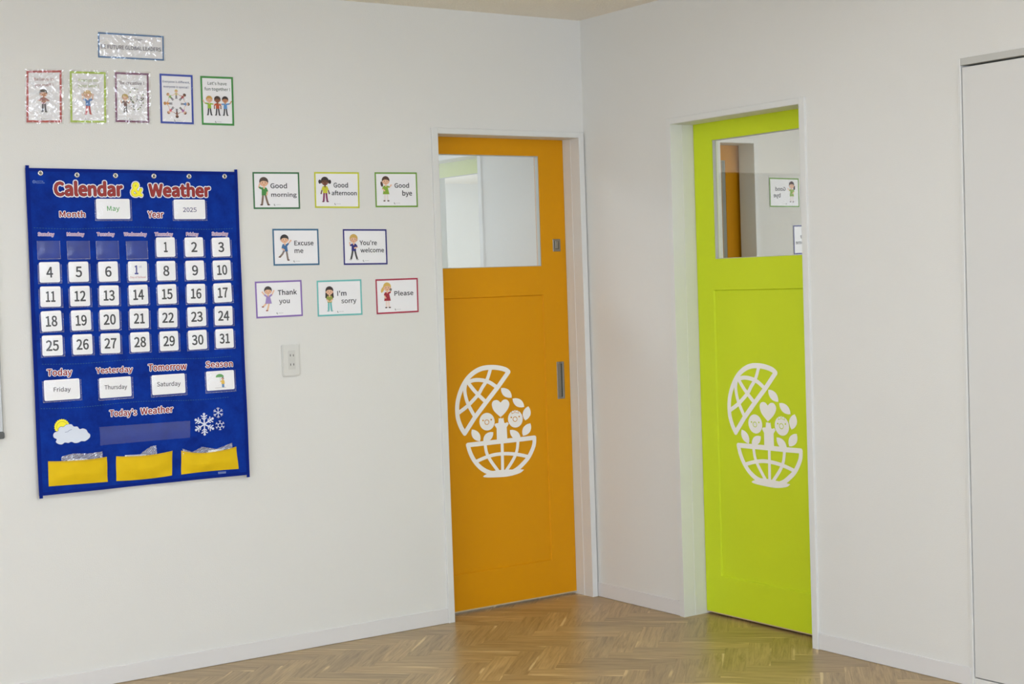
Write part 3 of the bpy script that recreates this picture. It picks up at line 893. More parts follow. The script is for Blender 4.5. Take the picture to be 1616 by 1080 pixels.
POSTERS = {
    'header': [(-2.146, 2.3188), (-1.9015, 2.32), (-1.9038, 2.2313), (-2.1495, 2.2297)],
    'red': [(-2.4053, 2.1703), (-2.2825, 2.1775), (-2.2897, 1.9962), (-2.4135, 1.9924)],
    'lime': [(-2.2535, 2.1763), (-2.1236, 2.1791), (-2.1301, 2.0001), (-2.2591, 1.9971)],
    'purple': [(-2.0907, 2.1812), (-1.9648, 2.1827), (-1.97, 2.0045), (-2.096, 2.0038)],
    'blue': [(-1.9235, 2.1841), (-1.7961, 2.1844), (-1.7989, 2.0043), (-1.927, 2.0047)],
    'green': [(-1.7664, 2.1831), (-1.636, 2.1849), (-1.6385, 2.0041), (-1.7673, 2.0041)],
}
GREETINGS = {
    'Good morning': [(-1.5725, 1.8332), (-1.3775, 1.8345), (-1.3785, 1.6944), (-1.5731, 1.6941)],
    'Good afternoon': [(-1.3134, 1.8365), (-1.1164, 1.8378), (-1.1191, 1.6971), (-1.3149, 1.6984)],
    'Good bye': [(-1.0463, 1.8387), (-0.851, 1.8405), (-0.8512, 1.7012), (-1.0468, 1.7006)],
    'Excuse me': [(-1.4997, 1.6193), (-1.3042, 1.6177), (-1.305, 1.478), (-1.5002, 1.4793)],
    "You're welcome": [(-1.1977, 1.6156), (-1.0014, 1.6134), (-1.0019, 1.4738), (-1.1991, 1.4757)],
    'Thank you': [(-1.5807, 1.4214), (-1.3852, 1.4223), (-1.3849, 1.2839), (-1.5801, 1.2822)],
    "I'm sorry": [(-1.3206, 1.4177), (-1.1236, 1.4182), (-1.1242, 1.278), (-1.3214, 1.279)],
    'Please': [(-1.0603, 1.4159), (-0.8646, 1.4167), (-0.8655, 1.2786), (-1.0601, 1.2773)],
}

# ------------------------------------------------------------------ calendar chart
def interp(quad, u, v):
    (ax, az), (bx, bz), (cx, cz), (dx, dz) = quad
    return ((ax * (1 - u) + bx * u) * (1 - v) + (dx * (1 - u) + cx * u) * v,
            (az * (1 - u) + bz * u) * (1 - v) + (dz * (1 - u) + cz * u) * v)


CX, CZ = -2.03, 1.27


def lift(a, b):
    """how far the hanging cloth stands off the wall: gentle vertical waves growing downwards"""
    t = max(0.0, min(1.0, (1.836 - b) / 1.134))
    w = 0.0045 * t * math.sin((a + 2.43) * 9.0 + 0.6) + 0.0020 * t * math.sin((a + 2.43) * 23.0 + b * 4) + 0.0012 * math.sin(b * 14.0 + a * 3)
    return 0.0085 + 0.006 * t + w


def on_chart(p):
    a, b = p[0] + CX, p[2] + CZ
    return (p[0], p[1] - lift(a, b), p[2])


chart = empty('wall_calendar', (CX, 0, CZ))
tag(chart, 'large blue hanging calendar and weather pocket chart on the white wall', 'wall calendar')


def loc(pts):
    return [(x - CX, z - CZ) for x, z in pts]


mb = MB()
CQ = loc(CHART_CORNERS)
mb.grid(60, 80, lambda u, v: (lambda q: (q[0], 0.0, q[1]))(interp(CQ, u, v)), BLUE)
mb.build('chart_cloth', chart, warp=on_chart, smooth=True)


def ribbon(quad_u0, quad_u1, v0, v1, c, mat, nx, nz, name):
    mb = MB()
    mb.grid(nx, nz, lambda u, v: (lambda q: (q[0], -c, q[1]))(interp(CQ, quad_u0 + (quad_u1 - quad_u0) * u, v0 + (v1 - v0) * v)), mat)
    return mb.build(name, chart, warp=on_chart, smooth=True)


ribbon(0.0, 0.016, -0.008, 1.008, 0.0022, BLUEB, 1, 60, 'side_binding')
ribbon(0.984, 1.0, -0.008, 1.008, 0.0022, BLUEB, 1, 60, 'side_binding')
ribbon(0.0, 1.0, 0.0, 0.010, 0.0016, BLUEB, 40, 1, 'top_hem')
ribbon(0.0, 1.0, 0.990, 1.0, 0.0016, BLUEB, 40, 1, 'bottom_hem')

STITCH = ink((40, 96, 120))
for seg in STITCHES:
    (ax, az), (bx, bz) = loc(seg)
    mb = MB()
    n = 74
    for i in range(n):
        t0, t1 = i / n, (i + 0.55) / n
        z = lambda t: az + (bz - az) * t - 0.0035 * math.sin(math.pi * t * 3)
        mb.stroke([(ax + (bx - ax) * t0, z(t0)), (ax + (bx - ax) * t1, z(t1))], 0.0014, 0.0008, STITCH, False)
    mb.build('stitching', chart, warp=on_chart)

RING = paint('grommet_nickel', (214, 212, 206), 0.25, 0.6, metal=0.75)
for gx, gz in GROMMETS:
    mb = MB()
    n, prof = 20, [(0.0042, 0.0010), (0.0048, 0.0030), (0.0068, 0.0042), (0.0088, 0.0030), (0.0098, 0.0006)]
    k = len(prof)
    for i in range(n):
        t = 2 * math.pi * i / n
        for r, c in prof:
            mb.v.append((gx - CX + r * math.cos(t), -c, gz - CZ + r * math.sin(t)))
    mk = mb.m(RING)
    for i in range(n):
        for q in range(k - 1):
            a_, b_ = i * k + q, ((i + 1) % n) * k + q
            mb.f.append((a_, a_ + 1, b_ + 1, b_)); mb.mi.append(mk)
    mb.ellipse(gx - CX, gz - CZ, 0.0044, 0.0044, 0.0009, STEELD)
    g = mb.build('grommet', chart, warp=on_chart, smooth=True)
    pin = MB(); pin.ellipse(gx - CX + 0.0004, gz - CZ + 0.0008, 0.0024, 0.0016, 0.0050, STEEL, 10)
    pin.build('hanging_pin', g, warp=on_chart)

RED_INK, WHITE_INK, YEL_INK, BLACK_INK = ink((150, 38, 32)), ink((240, 240, 244)), ink((250, 240, 40)), ink((40, 42, 40))
for s, a0, b0, a1, b1, h in TITLE:
    mb = MB()
    h2 = h * 0.93
    add_text(mb, s, a0 + 0.004, b0, a1 - 0.004, b1, h2, 0.0012, WHITE_INK, 0.150, (CX, CZ), 14)
    add_text(mb, s, a0 + 0.004, b0, a1 - 0.004, b1, h2, 0.0017, BLACK_INK, 0.080, (CX, CZ), 8)
    add_text(mb, s, a0 + 0.004, b0, a1 - 0.004, b1, h2, 0.0021, YEL_INK if s == '&' else RED_INK, 0.062, (CX, CZ), 8)
    mb.build('title_lettering', chart, warp=on_chart)
for s, a0, b0, a1, b1, h in HEADINGS:
    mb = MB()
    add_text(mb, s, a0 + 0.002, b0, a1 - 0.002, b1, h * 0.95, 0.0012, WHITE_INK, 0.135, (CX, CZ), 12)
    add_text(mb, s, a0 + 0.002, b0, a1 - 0.002, b1, h * 0.95, 0.0018, RED_INK, 0.034, (CX, CZ), 8)
    mb.build('heading_lettering', chart, warp=on_chart)
for s, a0, b0, a1, b1, h in DAYS:
    mb = MB()
    add_text(mb, s, a0, b0, a1, b1, h, 0.0012, ink((214, 206, 232)), 0.14, (CX, CZ), 10)
    add_text(mb, s, a0, b0, a1, b1, h, 0.0018, ink((150, 52, 70)), 0.0, (CX, CZ))
    mb.build('weekday_lettering', chart, warp=on_chart)

# maker's mark, sewn tag
mm = loc(MAKER_MARK)
mb = MB()
mx, mz = mm[3][0], (mm[0][1] + mm[3][1]) / 2
PALEB = ink((120, 150, 214))
mb.stroke([(mx + 0.006 + 0.0045 * math.cos(t), mz + 0.0045 * math.sin(t)) for t in [i * math.pi / 8 for i in range(17)]], 0.0016, 0.0012, PALEB)
mb.stroke([(mx + 0.006, mz + 0.002), (mx + 0.006, mz - 0.001)], 0.0018, 0.0012, PALEB)
add_text(mb, 'Learning', mx + 0.0125, mz + 0.0008, mx + 0.038, mz + 0.0008, 0.0042, 0.0012, PALEB, 0.02)
add_text(mb, 'Resources', mx + 0.0125, mz - 0.0052, mx + 0.043, mz - 0.0052, 0.0042, 0.0012, PALEB, 0.02)
mb.build('maker_mark', chart, warp=on_chart)
mb = MB(); mb.poly(loc(TINY_TAG), 0.0012, ink((120, 140, 190)))
tq = loc(TINY_TAG)
for r in range(3):
    z = tq[3][1] + 0.0018 + r * 0.0022
    mb.stroke([(tq[3][0] + 0.002, z), (tq[2][0] - 0.002, z)], 0.0006, 0.0016, ink((30, 50, 120)), False)
mb.build('care_tag', chart, warp=on_chart)

# sun, cloud, snowflakes printed on the cloth
sx, sz = loc(SUN)[0]
R_ = 0.0262
mb = MB()
mb.poly([(sx + (R_ + (0.0016 if i % 2 else -0.0016)) * math.cos(i * math.pi / 22), sz + (R_ + (0.0016 if i % 2 else -0.0016)) * math.sin(i * math.pi / 22)) for i in range(44)], 0.0012, YEL_INK)
mb.stroke([(sx + 0.0185 * math.cos(t), sz + 0.0185 * math.sin(t)) for t in [i * math.pi / 12 for i in range(-1, 15)]], 0.0010, 0.0016, ink((150, 140, 20)))
mb.build('printed_sun', chart, warp=on_chart)
mb = MB(); cl = smooth(loc(CLOUD), 3, True); mb.poly(cl, 0.0020, ink((216, 224, 236)))
mb.stroke(cl + [cl[0]], 0.0012, 0.0024, ink((60, 80, 140)))
ccx, ccz = sum(p[0] for p in cl) / len(cl), sum(p[1] for p in cl) / len(cl)
mb.stroke([(ccx - 0.020, ccz + 0.010), (ccx - 0.010, ccz + 0.011), (ccx - 0.006, ccz + 0.015), (ccx + 0.004, ccz + 0.018)], 0.0010, 0.0026, ink((60, 80, 140)))
mb.build('printed_cloud', chart, warp=on_chart)
for i, ((fx, fz), r) in enumerate(FLAKES):
    mb = MB()
    fx -= CX; fz -= CZ
    FL = ink((214, 220, 236))
    w = r * 0.13
    for k in range(6):
        t = math.pi / 2 + k * math.pi / 3
        ca, sa = math.cos(t), math.sin(t)
        r0 = 0.0 if i < 2 else r * 0.38
        mb.stroke([(fx + r0 * ca, fz + r0 * sa), (fx + r * ca, fz + r * sa)], w, 0.0012, FL)
        if i == 0:
            mb.ellipse(fx + r * ca, fz + r * sa, w, w, 0.0014, FL, 8)
            for f_ in (0.45, 0.7):
                for e in (-1, 1):
                    mb.stroke([(fx + r * f_ * ca, fz + r * f_ * sa), (fx + r * (f_ + 0.2) * math.cos(t + e * 0.33), fz + r * (f_ + 0.2) * math.sin(t + e * 0.33))], w * 0.8, 0.0012, FL)
        elif i == 1:
            for e in (-1, 1):
                mb.stroke([(fx + r * 0.6 * ca, fz + r * 0.6 * sa), (fx + r * 0.95 * math.cos(t + e * 0.3), fz + r * 0.95 * math.sin(t + e * 0.3))], w * 0.7, 0.0012, FL)
        else:
            t2 = t + math.pi / 3
            mb.stroke([(fx + r * 0.5 * ca, fz + r * 0.5 * sa), (fx + r * 0.5 * math.cos(t2), fz + r * 0.5 * math.sin(t2))], w, 0.0012, FL)
            for e in (-1, 1):
                mb.stroke([(fx + r * 0.75 * ca, fz + r * 0.75 * sa), (fx + r * math.cos(t + e * 0.25), fz + r * math.sin(t + e * 0.25))], w * 0.7, 0.0012, FL)
    mb.build('printed_snowflake', chart, warp=on_chart)

# clear pockets welded on the cloth
POCK_EDGE = paint('pocket_weld', (96, 104, 150), 0.3, 0.6)
WELD = clear_plastic('pocket_weld_clear', 0.14, 0.16, 0.12, (220, 1.0, 0.004))


def pocket(x, z, w, h, c=0.0062):
    x0, x1, z0, z1 = x - CX - w / 2, x - CX + w / 2, z - CZ - h / 2, z - CZ + h / 2
    mb = MB()
    mb.grid(6, 5, lambda u, v: (x0 + (x1 - x0) * u, -(c - 0.0042 * max(abs(2 * u - 1) ** 6, (1 - v) ** 6)), z0 + (z1 - z0) * v), POCKET)
    for a0, a1, b0, b1 in ((x0, x1, z0, z0 + 0.0022), (x0, x0 + 0.0016, z0, z1), (x1 - 0.0016, x1, z0, z1)):
        mb.poly([(a0, b0), (a1, b0), (a1, b1), (a0, b1)], 0.0024, WELD)
    return mb.build('clear_pocket', chart, warp=on_chart, smooth=True)


DATE_NAME = {7: '1st'}
for x, z, w, h in EMPTY_POCKETS:
    pocket(x, z, w * 0.96, h)
for n, (x, z, w, h) in DATE_CARDS.items():
    pocket(x + 0.001, z - 0.0065, 0.0835, 0.0665)
for n, (x, z, w, h) in WORD_CARDS.items():
    pocket(x + 0.001, z - 0.005, w + 0.012, h + 0.002)
sq = loc(STRIP)
mb = MB()
mb.grid(14, 3, lambda u, v: (lambda q: (q[0], -0.004 + 0.003 * abs(2 * v - 1) ** 4, q[1]))(interp(sq, u, v)), POCKET)
mb.build('clear_strip_pocket', chart, warp=on_chart, smooth=True)

# date cards: things slipped into the pockets
WEEK = ('Sunday', 'Monday', 'Tuesday', 'Wednesday', 'Thursday', 'Friday', 'Saturday')
NUMW = ('one two three four five six seven eight nine ten eleven twelve thirteen fourteen fifteen sixteen seventeen eighteen nineteen twenty twenty-one twenty-two '
        'twenty-three twenty-four twenty-five twenty-six twenty-seven twenty-eight twenty-nine thirty thirty-one').split()
NUM_INK = ink((44, 46, 44))
rc = random.Random(11)


def card_at(name, x, z, w, h, tilt, r=0.006):
    base = empty(name, (x, 0, z))
    ca, sa = math.cos(tilt), math.sin(tilt)

    l0 = lift(x, z)
    ga, gb = (lift(x + w / 2, z) - lift(x - w / 2, z)) / w, (lift(x, z + h / 2) - lift(x, z - h / 2)) / h

    def warp(p):          # the stiff card leans with the cloth behind it
        a, b = p[0] * ca - p[2] * sa, p[0] * sa + p[2] * ca
        return (a, p[1] - l0 - ga * a - gb * b, b)
    mb = MB()
    mb.prism(rounded(-w / 2, w / 2, -h / 2, h / 2, r), 0.0024, 0.0031, CARD)
    mb.build('card_board', base, warp=warp)
    return base, warp


for n, (x, z, w, h) in DATE_CARDS.items():
    tilt = rc.uniform(-0.02, 0.02)
    b, warp = card_at('date_card', x, z, 0.0712, 0.0708, tilt)
    mb = MB()
    if n == 7:
        tag(b, 'white square card reading 1st Day of School in the blue chart', 'card', 'date cards in the calendar chart')
        centred_text(mb, '1', -0.005, -0.010, 0.0115, 0.030, 0.0034, ink((70, 74, 150)), 0.045)
        centred_text(mb, 'st', 0.010, 0.013, 0.010, 0.007, 0.0034, ink((130, 130, 190)), 0.0)
        centred_text(mb, 'Day of School', 0.0, -0.025, 0.058, 0.0080, 0.0034, ink((190, 60, 60)), 0.0)
    else:
        tag(b, 'white square date card with dark number %d (%s), in the %s column' % (n, NUMW[n - 1], WEEK[(n + 3) % 7]), 'card', 'date cards in the calendar chart')
        s = str(n)
        w_ = 0.0215 if len(s) == 1 else 0.0425
        if n == 1: w_ = 0.0125
        if n == 11: w_ = 0.0315
        if n in (10, 12, 13, 14, 15, 16, 17, 18, 19, 21, 31): w_ = 0.0385
        centred_text(mb, s, 0, -0.0175, w_, 0.0350, 0.0034, NUM_INK, 0.032)
    mb.build('number_lettering', b, warp=warp)

WL = {'May': 'white card reading May in green beside the Month heading', 'Y2025': 'white card reading 2025 beside the Year heading',
      'Friday': 'white card reading Friday under the Today heading', 'Thursday': 'white card reading Thursday under the Yesterday heading',
      'Saturday': 'white card reading Saturday under the Tomorrow heading', 'Season': 'grey-white card with a child under a green umbrella, under Season'}
WT = {'May': 0.0, 'Y2025': 0.0, 'Friday': 0.0, 'Thursday': 0.02, 'Saturday': 0.02, 'Season': 0.03}
CARD_WORDS = {('Y2025' if t[0] == '2025' else t[0]): t for t in CARD_WORDS}
for n, (x, z, w, h) in WORD_CARDS.items():
    b, warp = card_at('word_card', x, z, w, 0.0715, 0.0, 0.005)
    tag(b, WL[n], 'card', 'word cards in the calendar chart')
    mb = MB()
    if n == 'Season':
        U, SK = ink((84, 158, 72)), ink((226, 176, 140))
        mb.poly([(-0.018, 0.012)] + [(-0.002 + 0.016 * math.cos(t), 0.012 + 0.012 * math.sin(t)) for t in [math.pi * i / 10 for i in range(11)]][::-1] + [(0.014, 0.012)], 0.0034, U)
        mb.stroke([(-0.002, 0.012), (0.000, -0.006)], 0.0008, 0.0035, BLACK_INK)
        mb.build('printed_umbrella', b, warp=warp)
        mb = MB()
        mb.ellipse(0.009, 0.006, 0.0052, 0.0056, 0.0037, ink((90, 60, 40)), 14)
        mb.ellipse(0.0082, 0.0042, 0.0042, 0.0042, 0.0038, SK, 14)
        mb.poly([(0.003, 0.0), (0.015, 0.0), (0.016, -0.014), (0.003, -0.014)], 0.0036, ink((230, 190, 60)))
        mb.stroke([(0.004, -0.002), (-0.001, -0.006)], 0.0028, 0.0037, ink((230, 190, 60)))
        mb.poly([(0.005, -0.014), (0.014, -0.014), (0.014, -0.026), (0.005, -0.026)], 0.0035, ink((90, 140, 190)))
        mb.build('printed_child', b, warp=warp)
        mb = MB()
        mb.stroke([(-0.022, -0.027), (0.020, -0.027)], 0.0008, 0.0034, ink((140, 120, 100)))
        mb.build('printed_ground', b, warp=warp)
        mb = MB()
        for i in range(16):
            xx, zz = rc.uniform(-0.04, 0.04), rc.uniform(-0.02, 0.026)
            mb.stroke([(xx, zz), (xx - 0.0006, zz - 0.003)], 0.0004, 0.0033, ink((190, 200, 210)), False)
        mb.build('printed_rain', b, warp=warp)['kind'] = 'stuff'
    else:
        s, a0, b0, a1, b1, hh = CARD_WORDS[n]
        add_text(mb, s, a0 - x, b0 - z, a1 - x, b1 - z, hh, 0.0034, ink({'May': (70, 160, 70), 'Y2025': (70, 70, 120)}.get(n, (66, 60, 66))), 0.018)
        mb.build('word_lettering', b, warp=warp)

# yellow pouches (part of the chart), bags and cards inside them (things)
BAGLAB = ['thin crumpled plastic bag in the yellow pouch under the cloud', 'thin crumpled plastic bag in the middle yellow pouch', 'thin crumpled plastic bag in the yellow pouch nearest the snowflakes']
SPLAB = ['white card edge showing above the yellow pouch under the cloud', 'white card edge showing above the middle yellow pouch', 'white card edge showing above the yellow pouch nearest the snowflakes']
for i, ypts in enumerate(YELLOW):
    (t0, t1, t2, b2, b1, b0) = loc(ypts)
    mb = MB()

    def yq(u, v):
        def qd(a, b, c, t):
            return a + (4 * b - 3 * a - c) * t + 2 * (a + c - 2 * b) * t * t
        top = (qd(t0[0], t1[0], t2[0], u), qd(t0[1], t1[1], t2[1], u))
        bot = (qd(b0[0], b1[0], b2[0], u), qd(b0[1], b1[1], b2[1], u))
        x, z = bot[0] + (top[0] - bot[0]) * v, bot[1] + (top[1] - bot[1]) * v
        bul = 0.0015 + 0.013 * math.sin(math.pi * u) ** 0.7 * min(1, v * 2.2 + 0.12) + 0.0016 * math.sin(u * 11 + i * 2) * math.sin(v * 7)
        return (x, -bul, z)
    mb.grid(26, 12, yq, YELL)
    p_ = mb.build('yellow_pouch', chart, warp=on_chart, smooth=True)
    ed = MB()
    for k in range(26):
        a_, b_ = yq(k / 26, 0.985), yq((k + 1) / 26, 0.985)
        a2, b2_ = yq(k / 26, 0.93), yq((k + 1) / 26, 0.93)
        ed.face([(a_[0], a_[1] - 0.0008, a_[2]), (b_[0], b_[1] - 0.0008, b_[2]), (b2_[0], b2_[1] - 0.0008, b2_[2]), (a2[0], a2[1] - 0.0008, a2[2])], paint('yellow_hem', (214, 172, 6), 0.7))
    ed.build('pouch_hem', p_, warp=on_chart, smooth=True)
    # bag
    bp_ = BAGS[i]
    bx, bz = sum(p[0] for p in bp_) / len(bp_), sum(p[1] for p in bp_) / len(bp_)
    low = min(p[1] for p in bp_)
    tops = bp_[:-2]
    mb = MB()
    rb = random.Random(i + 40)
    NZ = 8

    def bagpt(u, v):
        t = u * (len(tops) - 1)
        k = min(int(t), len(tops) - 2)
        f = t - k
        x = tops[k][0] * (1 - f) + tops[k + 1][0] * f
        z = tops[k][1] * (1 - f) + tops[k + 1][1] * f
        z = low + (z - low) * v
        c = 0.0035 + 0.0030 * math.sin(u * 31 + v * 9 + i) * math.cos(v * 12 + u * 17) + rb.uniform(-0.0004, 0.0004)
        return (x - bx, -lift(x, z) - c, z - bz)
    mb.grid(30, NZ, bagpt, BAG)
    tag(mb.build('plastic_bag', None, (bx, 0, bz)), BAGLAB[i], 'bag', 'plastic bags in the yellow pouches')
    cq = BAG_CARDS[i]
    kx, kz = sum(p[0] for p in cq) / 4, sum(p[1] for p in cq) / 4
    mb = MB()
    mb.prism([(x - kx, z - kz) for x, z in cq], lift(kx, kz) + 0.0012, lift(kx, kz) + 0.0020, CARD)
    tag(mb.build('spare_card', None, (kx, 0, kz)), SPLAB[i], 'card', 'spare cards in the yellow pouches')


# ------------------------------------------------------------------ printed children
SKIN = {'light': (236, 190, 156), 'tan': (200, 140, 98), 'brown': (134, 82, 52), 'dark': (104, 60, 38)}


def kid(mb, x, z, H_, hair, skin, top, legs, shoe, style='short', arms=None, stance=((-0.07, 0.0), (0.07, 0.0)), tilt=0.0, c0=0.0010, dress=False, lean=0.0):
    """cartoon child H_ tall, feet at (x, z); arms = two chains of (right, up) points from the shoulders in units of H_"""
    st = 0.00012
    ct, st_ = math.cos(tilt), math.sin(tilt)

    def P(px, pz):
        px += lean * pz
        return (x + H_ * (px * ct - pz * st_), z + H_ * (px * st_ + pz * ct))
    sk, hr, tp, lg, sh = ink(SKIN.get(skin, skin)), ink(hair), ink(top), ink(legs), ink(shoe)
    c = c0
    if style in ('long',):
        mb.poly([P(-0.17, 0.84), P(0.17, 0.84), P(0.19, 0.55), P(0.12, 0.50), P(-0.12, 0.50), P(-0.19, 0.55)], c, hr)
    if style == 'pigtails':
        mb.ellipse(*P(-0.22, 0.80), 0.065 * H_, 0.085 * H_, c, hr, 12)
        mb.ellipse(*P(0.22, 0.80), 0.065 * H_, 0.085 * H_, c, hr, 12)
    if style == 'ponytail':
        mb.ellipse(*P(-0.18, 0.68), 0.055 * H_, 0.11 * H_, c, hr, 12, 0.2)
    if style == 'sidetail':
        mb.ellipse(*P(-0.20, 0.72), 0.06 * H_, 0.13 * H_, c, hr, 12, -0.5)
    c += st
    for (fx, fz), hx in zip(stance, (-0.045, 0.045)):
        kx, kz = (hx + fx) / 2, (0.36 + fz) / 2
        mb.stroke([P(hx, 0.38), P(kx, kz), P(fx, fz + 0.03)], 0.075 * H_, c, lg)
        mb.ellipse(*P(fx + (0.02 if fx > 0 else -0.02), fz + 0.018), 0.055 * H_, 0.024 * H_, c + st, sh, 10)
    c += 2 * st
    if dress:
        mb.poly([P(-0.07, 0.62), P(0.07, 0.62), P(0.15, 0.28), P(-0.15, 0.28)], c, tp)
    else:
        mb.poly([P(-0.085, 0.63), P(0.085, 0.63), P(0.10, 0.35), P(-0.10, 0.35)], c, tp)
    c += st
    arms = arms or (((-0.16, 0.48), (-0.20, 0.36)), ((0.16, 0.48), (0.20, 0.36)))
    for ch, sx_ in zip(arms, (-0.08, 0.08)):
        mb.stroke([P(sx_, 0.585)] + [P(*q) for q in ch], 0.050 * H_, c, sk)
        q = ch[0]
        mb.stroke([P(sx_, 0.585), P((sx_ + q[0]) / 2 + (q[0] - sx_) * 0.2, (0.585 + q[1]) / 2 + (q[1] - 0.585) * 0.2)], 0.068 * H_, c + st, tp)
        mb.ellipse(*P(*ch[-1]), 0.034 * H_, 0.034 * H_, c + st, sk, 10)
    c += 2 * st
    mb.stroke([P(0, 0.60), P(0, 0.70)], 0.06 * H_, c, sk)
    c += st
    mb.ellipse(*P(0, 0.835), 0.175 * H_, 0.162 * H_, c, hr, 20, tilt)
    c += st
    mb.ellipse(*P(-0.145, 0.77), 0.03 * H_, 0.035 * H_, c, sk, 8)
    mb.ellipse(*P(0.145, 0.77), 0.03 * H_, 0.035 * H_, c, sk, 8)
    mb.ellipse(*P(0, 0.775), 0.140 * H_, 0.122 * H_, c, sk, 18, tilt)
    c += st
    # fringe
    mb.poly([P(-0.145, 0.83), P(-0.10, 0.90), P(0.10, 0.90), P(0.145, 0.83), P(0.06, 0.855), P(-0.04, 0.862)], c, hr)
    dk = ink((40, 30, 28))
    for e in (-1, 1):
        mb.ellipse(*P(e * 0.055, 0.785), 0.013 * H_, 0.018 * H_, c, dk, 8)
        mb.stroke([P(e * 0.055 - 0.022, 0.822), P(e * 0.055 + 0.022, 0.824)], 0.008 * H_, c, dk, False)
        mb.ellipse(*P(e * 0.090, 0.745), 0.022 * H_, 0.014 * H_, c - st * 0.4, ink((232, 160, 140)), 8)
    mb.stroke([P(-0.035, 0.725), P(0.0, 0.710), P(0.035, 0.725)], 0.012 * H_, c, ink((150, 50, 46)))
    mb.ellipse(*P(0, 0.752), 0.009 * H_, 0.007 * H_, c, ink((190, 120, 96)), 6)


def foot_mark(mb, x, z, s=1.0):
    g = ink((150, 150, 150))
    mb.stroke([(x - 0.012 * s, z), (x - 0.009 * s, z - 0.003 * s)], 0.0034 * s, 0.0009, g)
    mb.ellipse(x - 0.011 * s, z + 0.002 * s, 0.0016 * s, 0.0016 * s, 0.0009, g, 8)
    for k, w_ in enumerate((0.0016, 0.0022, 0.0012, 0.0020, 0.0016, 0.0022)):       # illegibly small print
        mb.stroke([(x + (-0.004 + 0.0032 * k) * s, z), (x + (-0.004 + 0.0032 * k + w_) * s, z)], 0.0016 * s, 0.0009, g, False)


def poster(name, quad, border, bw, label, cat, group, name_base='poster'):
    cx = sum(p[0] for p in quad) / 4; cz = sum(p[1] for p in quad) / 4
    root = empty(name_base, (cx, 0, cz))
    tag(root, label, cat, group)
    L = [(x - cx, z - cz) for x, z in quad]
    mb = MB(); mb.prism(L, 0.0010, 0.0018, PAPER); mb.build('paper_sheet', root)
    w = (L[1][0] - L[0][0] + L[2][0] - L[3][0]) / 2; h = (L[0][1] - L[3][1] + L[1][1] - L[2][1]) / 2
    I = [interp(L, u, v) for u, v in ((bw / w, bw / h), (1 - bw / w, bw / h), (1 - bw / w, 1 - bw / h), (bw / w, 1 - bw / h))]
    mb = MB()
    for j in range(4):
        k = (j + 1) % 4
        mb.poly([L[j], L[k], I[k], I[j]], 0.0021, ink(border))
    mb.build('border', root)
    return root, L, w, h


def shift(mb, dc=0.0012):
    mb.v = [(p[0], p[1] - dc, p[2]) for p in mb.v]


def rot_in(L):
    """tilt of the sheet"""
    return math.atan2(L[1][1] - L[0][1] + L[2][1] - L[3][1], L[1][0] - L[0][0] + L[2][0] - L[3][0])


# greeting cards: (words, place in the card from zoomed fractions: x0, x1, baseline, letter height) in card fractions
GR = {
    'Good morning': ((46, 110, 62), 'dark green bordered greeting card reading Good morning',
        [('Good', .375, .725, .435, .135), ('morning', .385, .930, .665, .11)]),
    'Good afternoon': ((202, 206, 46), 'yellow bordered greeting card reading Good afternoon',
        [('Good', .425, .745, .425, .135), ('afternoon', .380, .940, .640, .125)]),
    'Good bye': ((112, 158, 50), 'light green bordered greeting card reading Good bye',
        [('Good', .460, .800, .440, .135), ('bye', .640, .865, .665, .145)]),
    'Excuse me': ((48, 104, 140), 'steel blue bordered greeting card reading Excuse me',
        [('Excuse', .465, .880, .450, .120), ('me', .465, .650, .660, .095)]),
    "You're welcome": ((32, 30, 118), "navy bordered greeting card reading You're welcome",
        [("You're", .375, .765, .445, .130), ('welcome', .390, .925, .650, .125)]),
    'Thank you': ((132, 100, 176), 'purple bordered greeting card reading Thank you',
        [('Thank', .480, .885, .390, .140), ('you', .500, .725, .620, .095)]),
    "I'm sorry": ((108, 190, 186), "turquoise bordered greeting card reading I'm sorry",
        [("I'm", .450, .650, .440, .135), ('sorry', .535, .870, .650, .095)]),
    'Please': ((172, 30, 66), 'crimson bordered greeting card reading Please',
        [('Please', .435, .880, .490, .135)]),
}
TXT = ink((44, 44, 50))
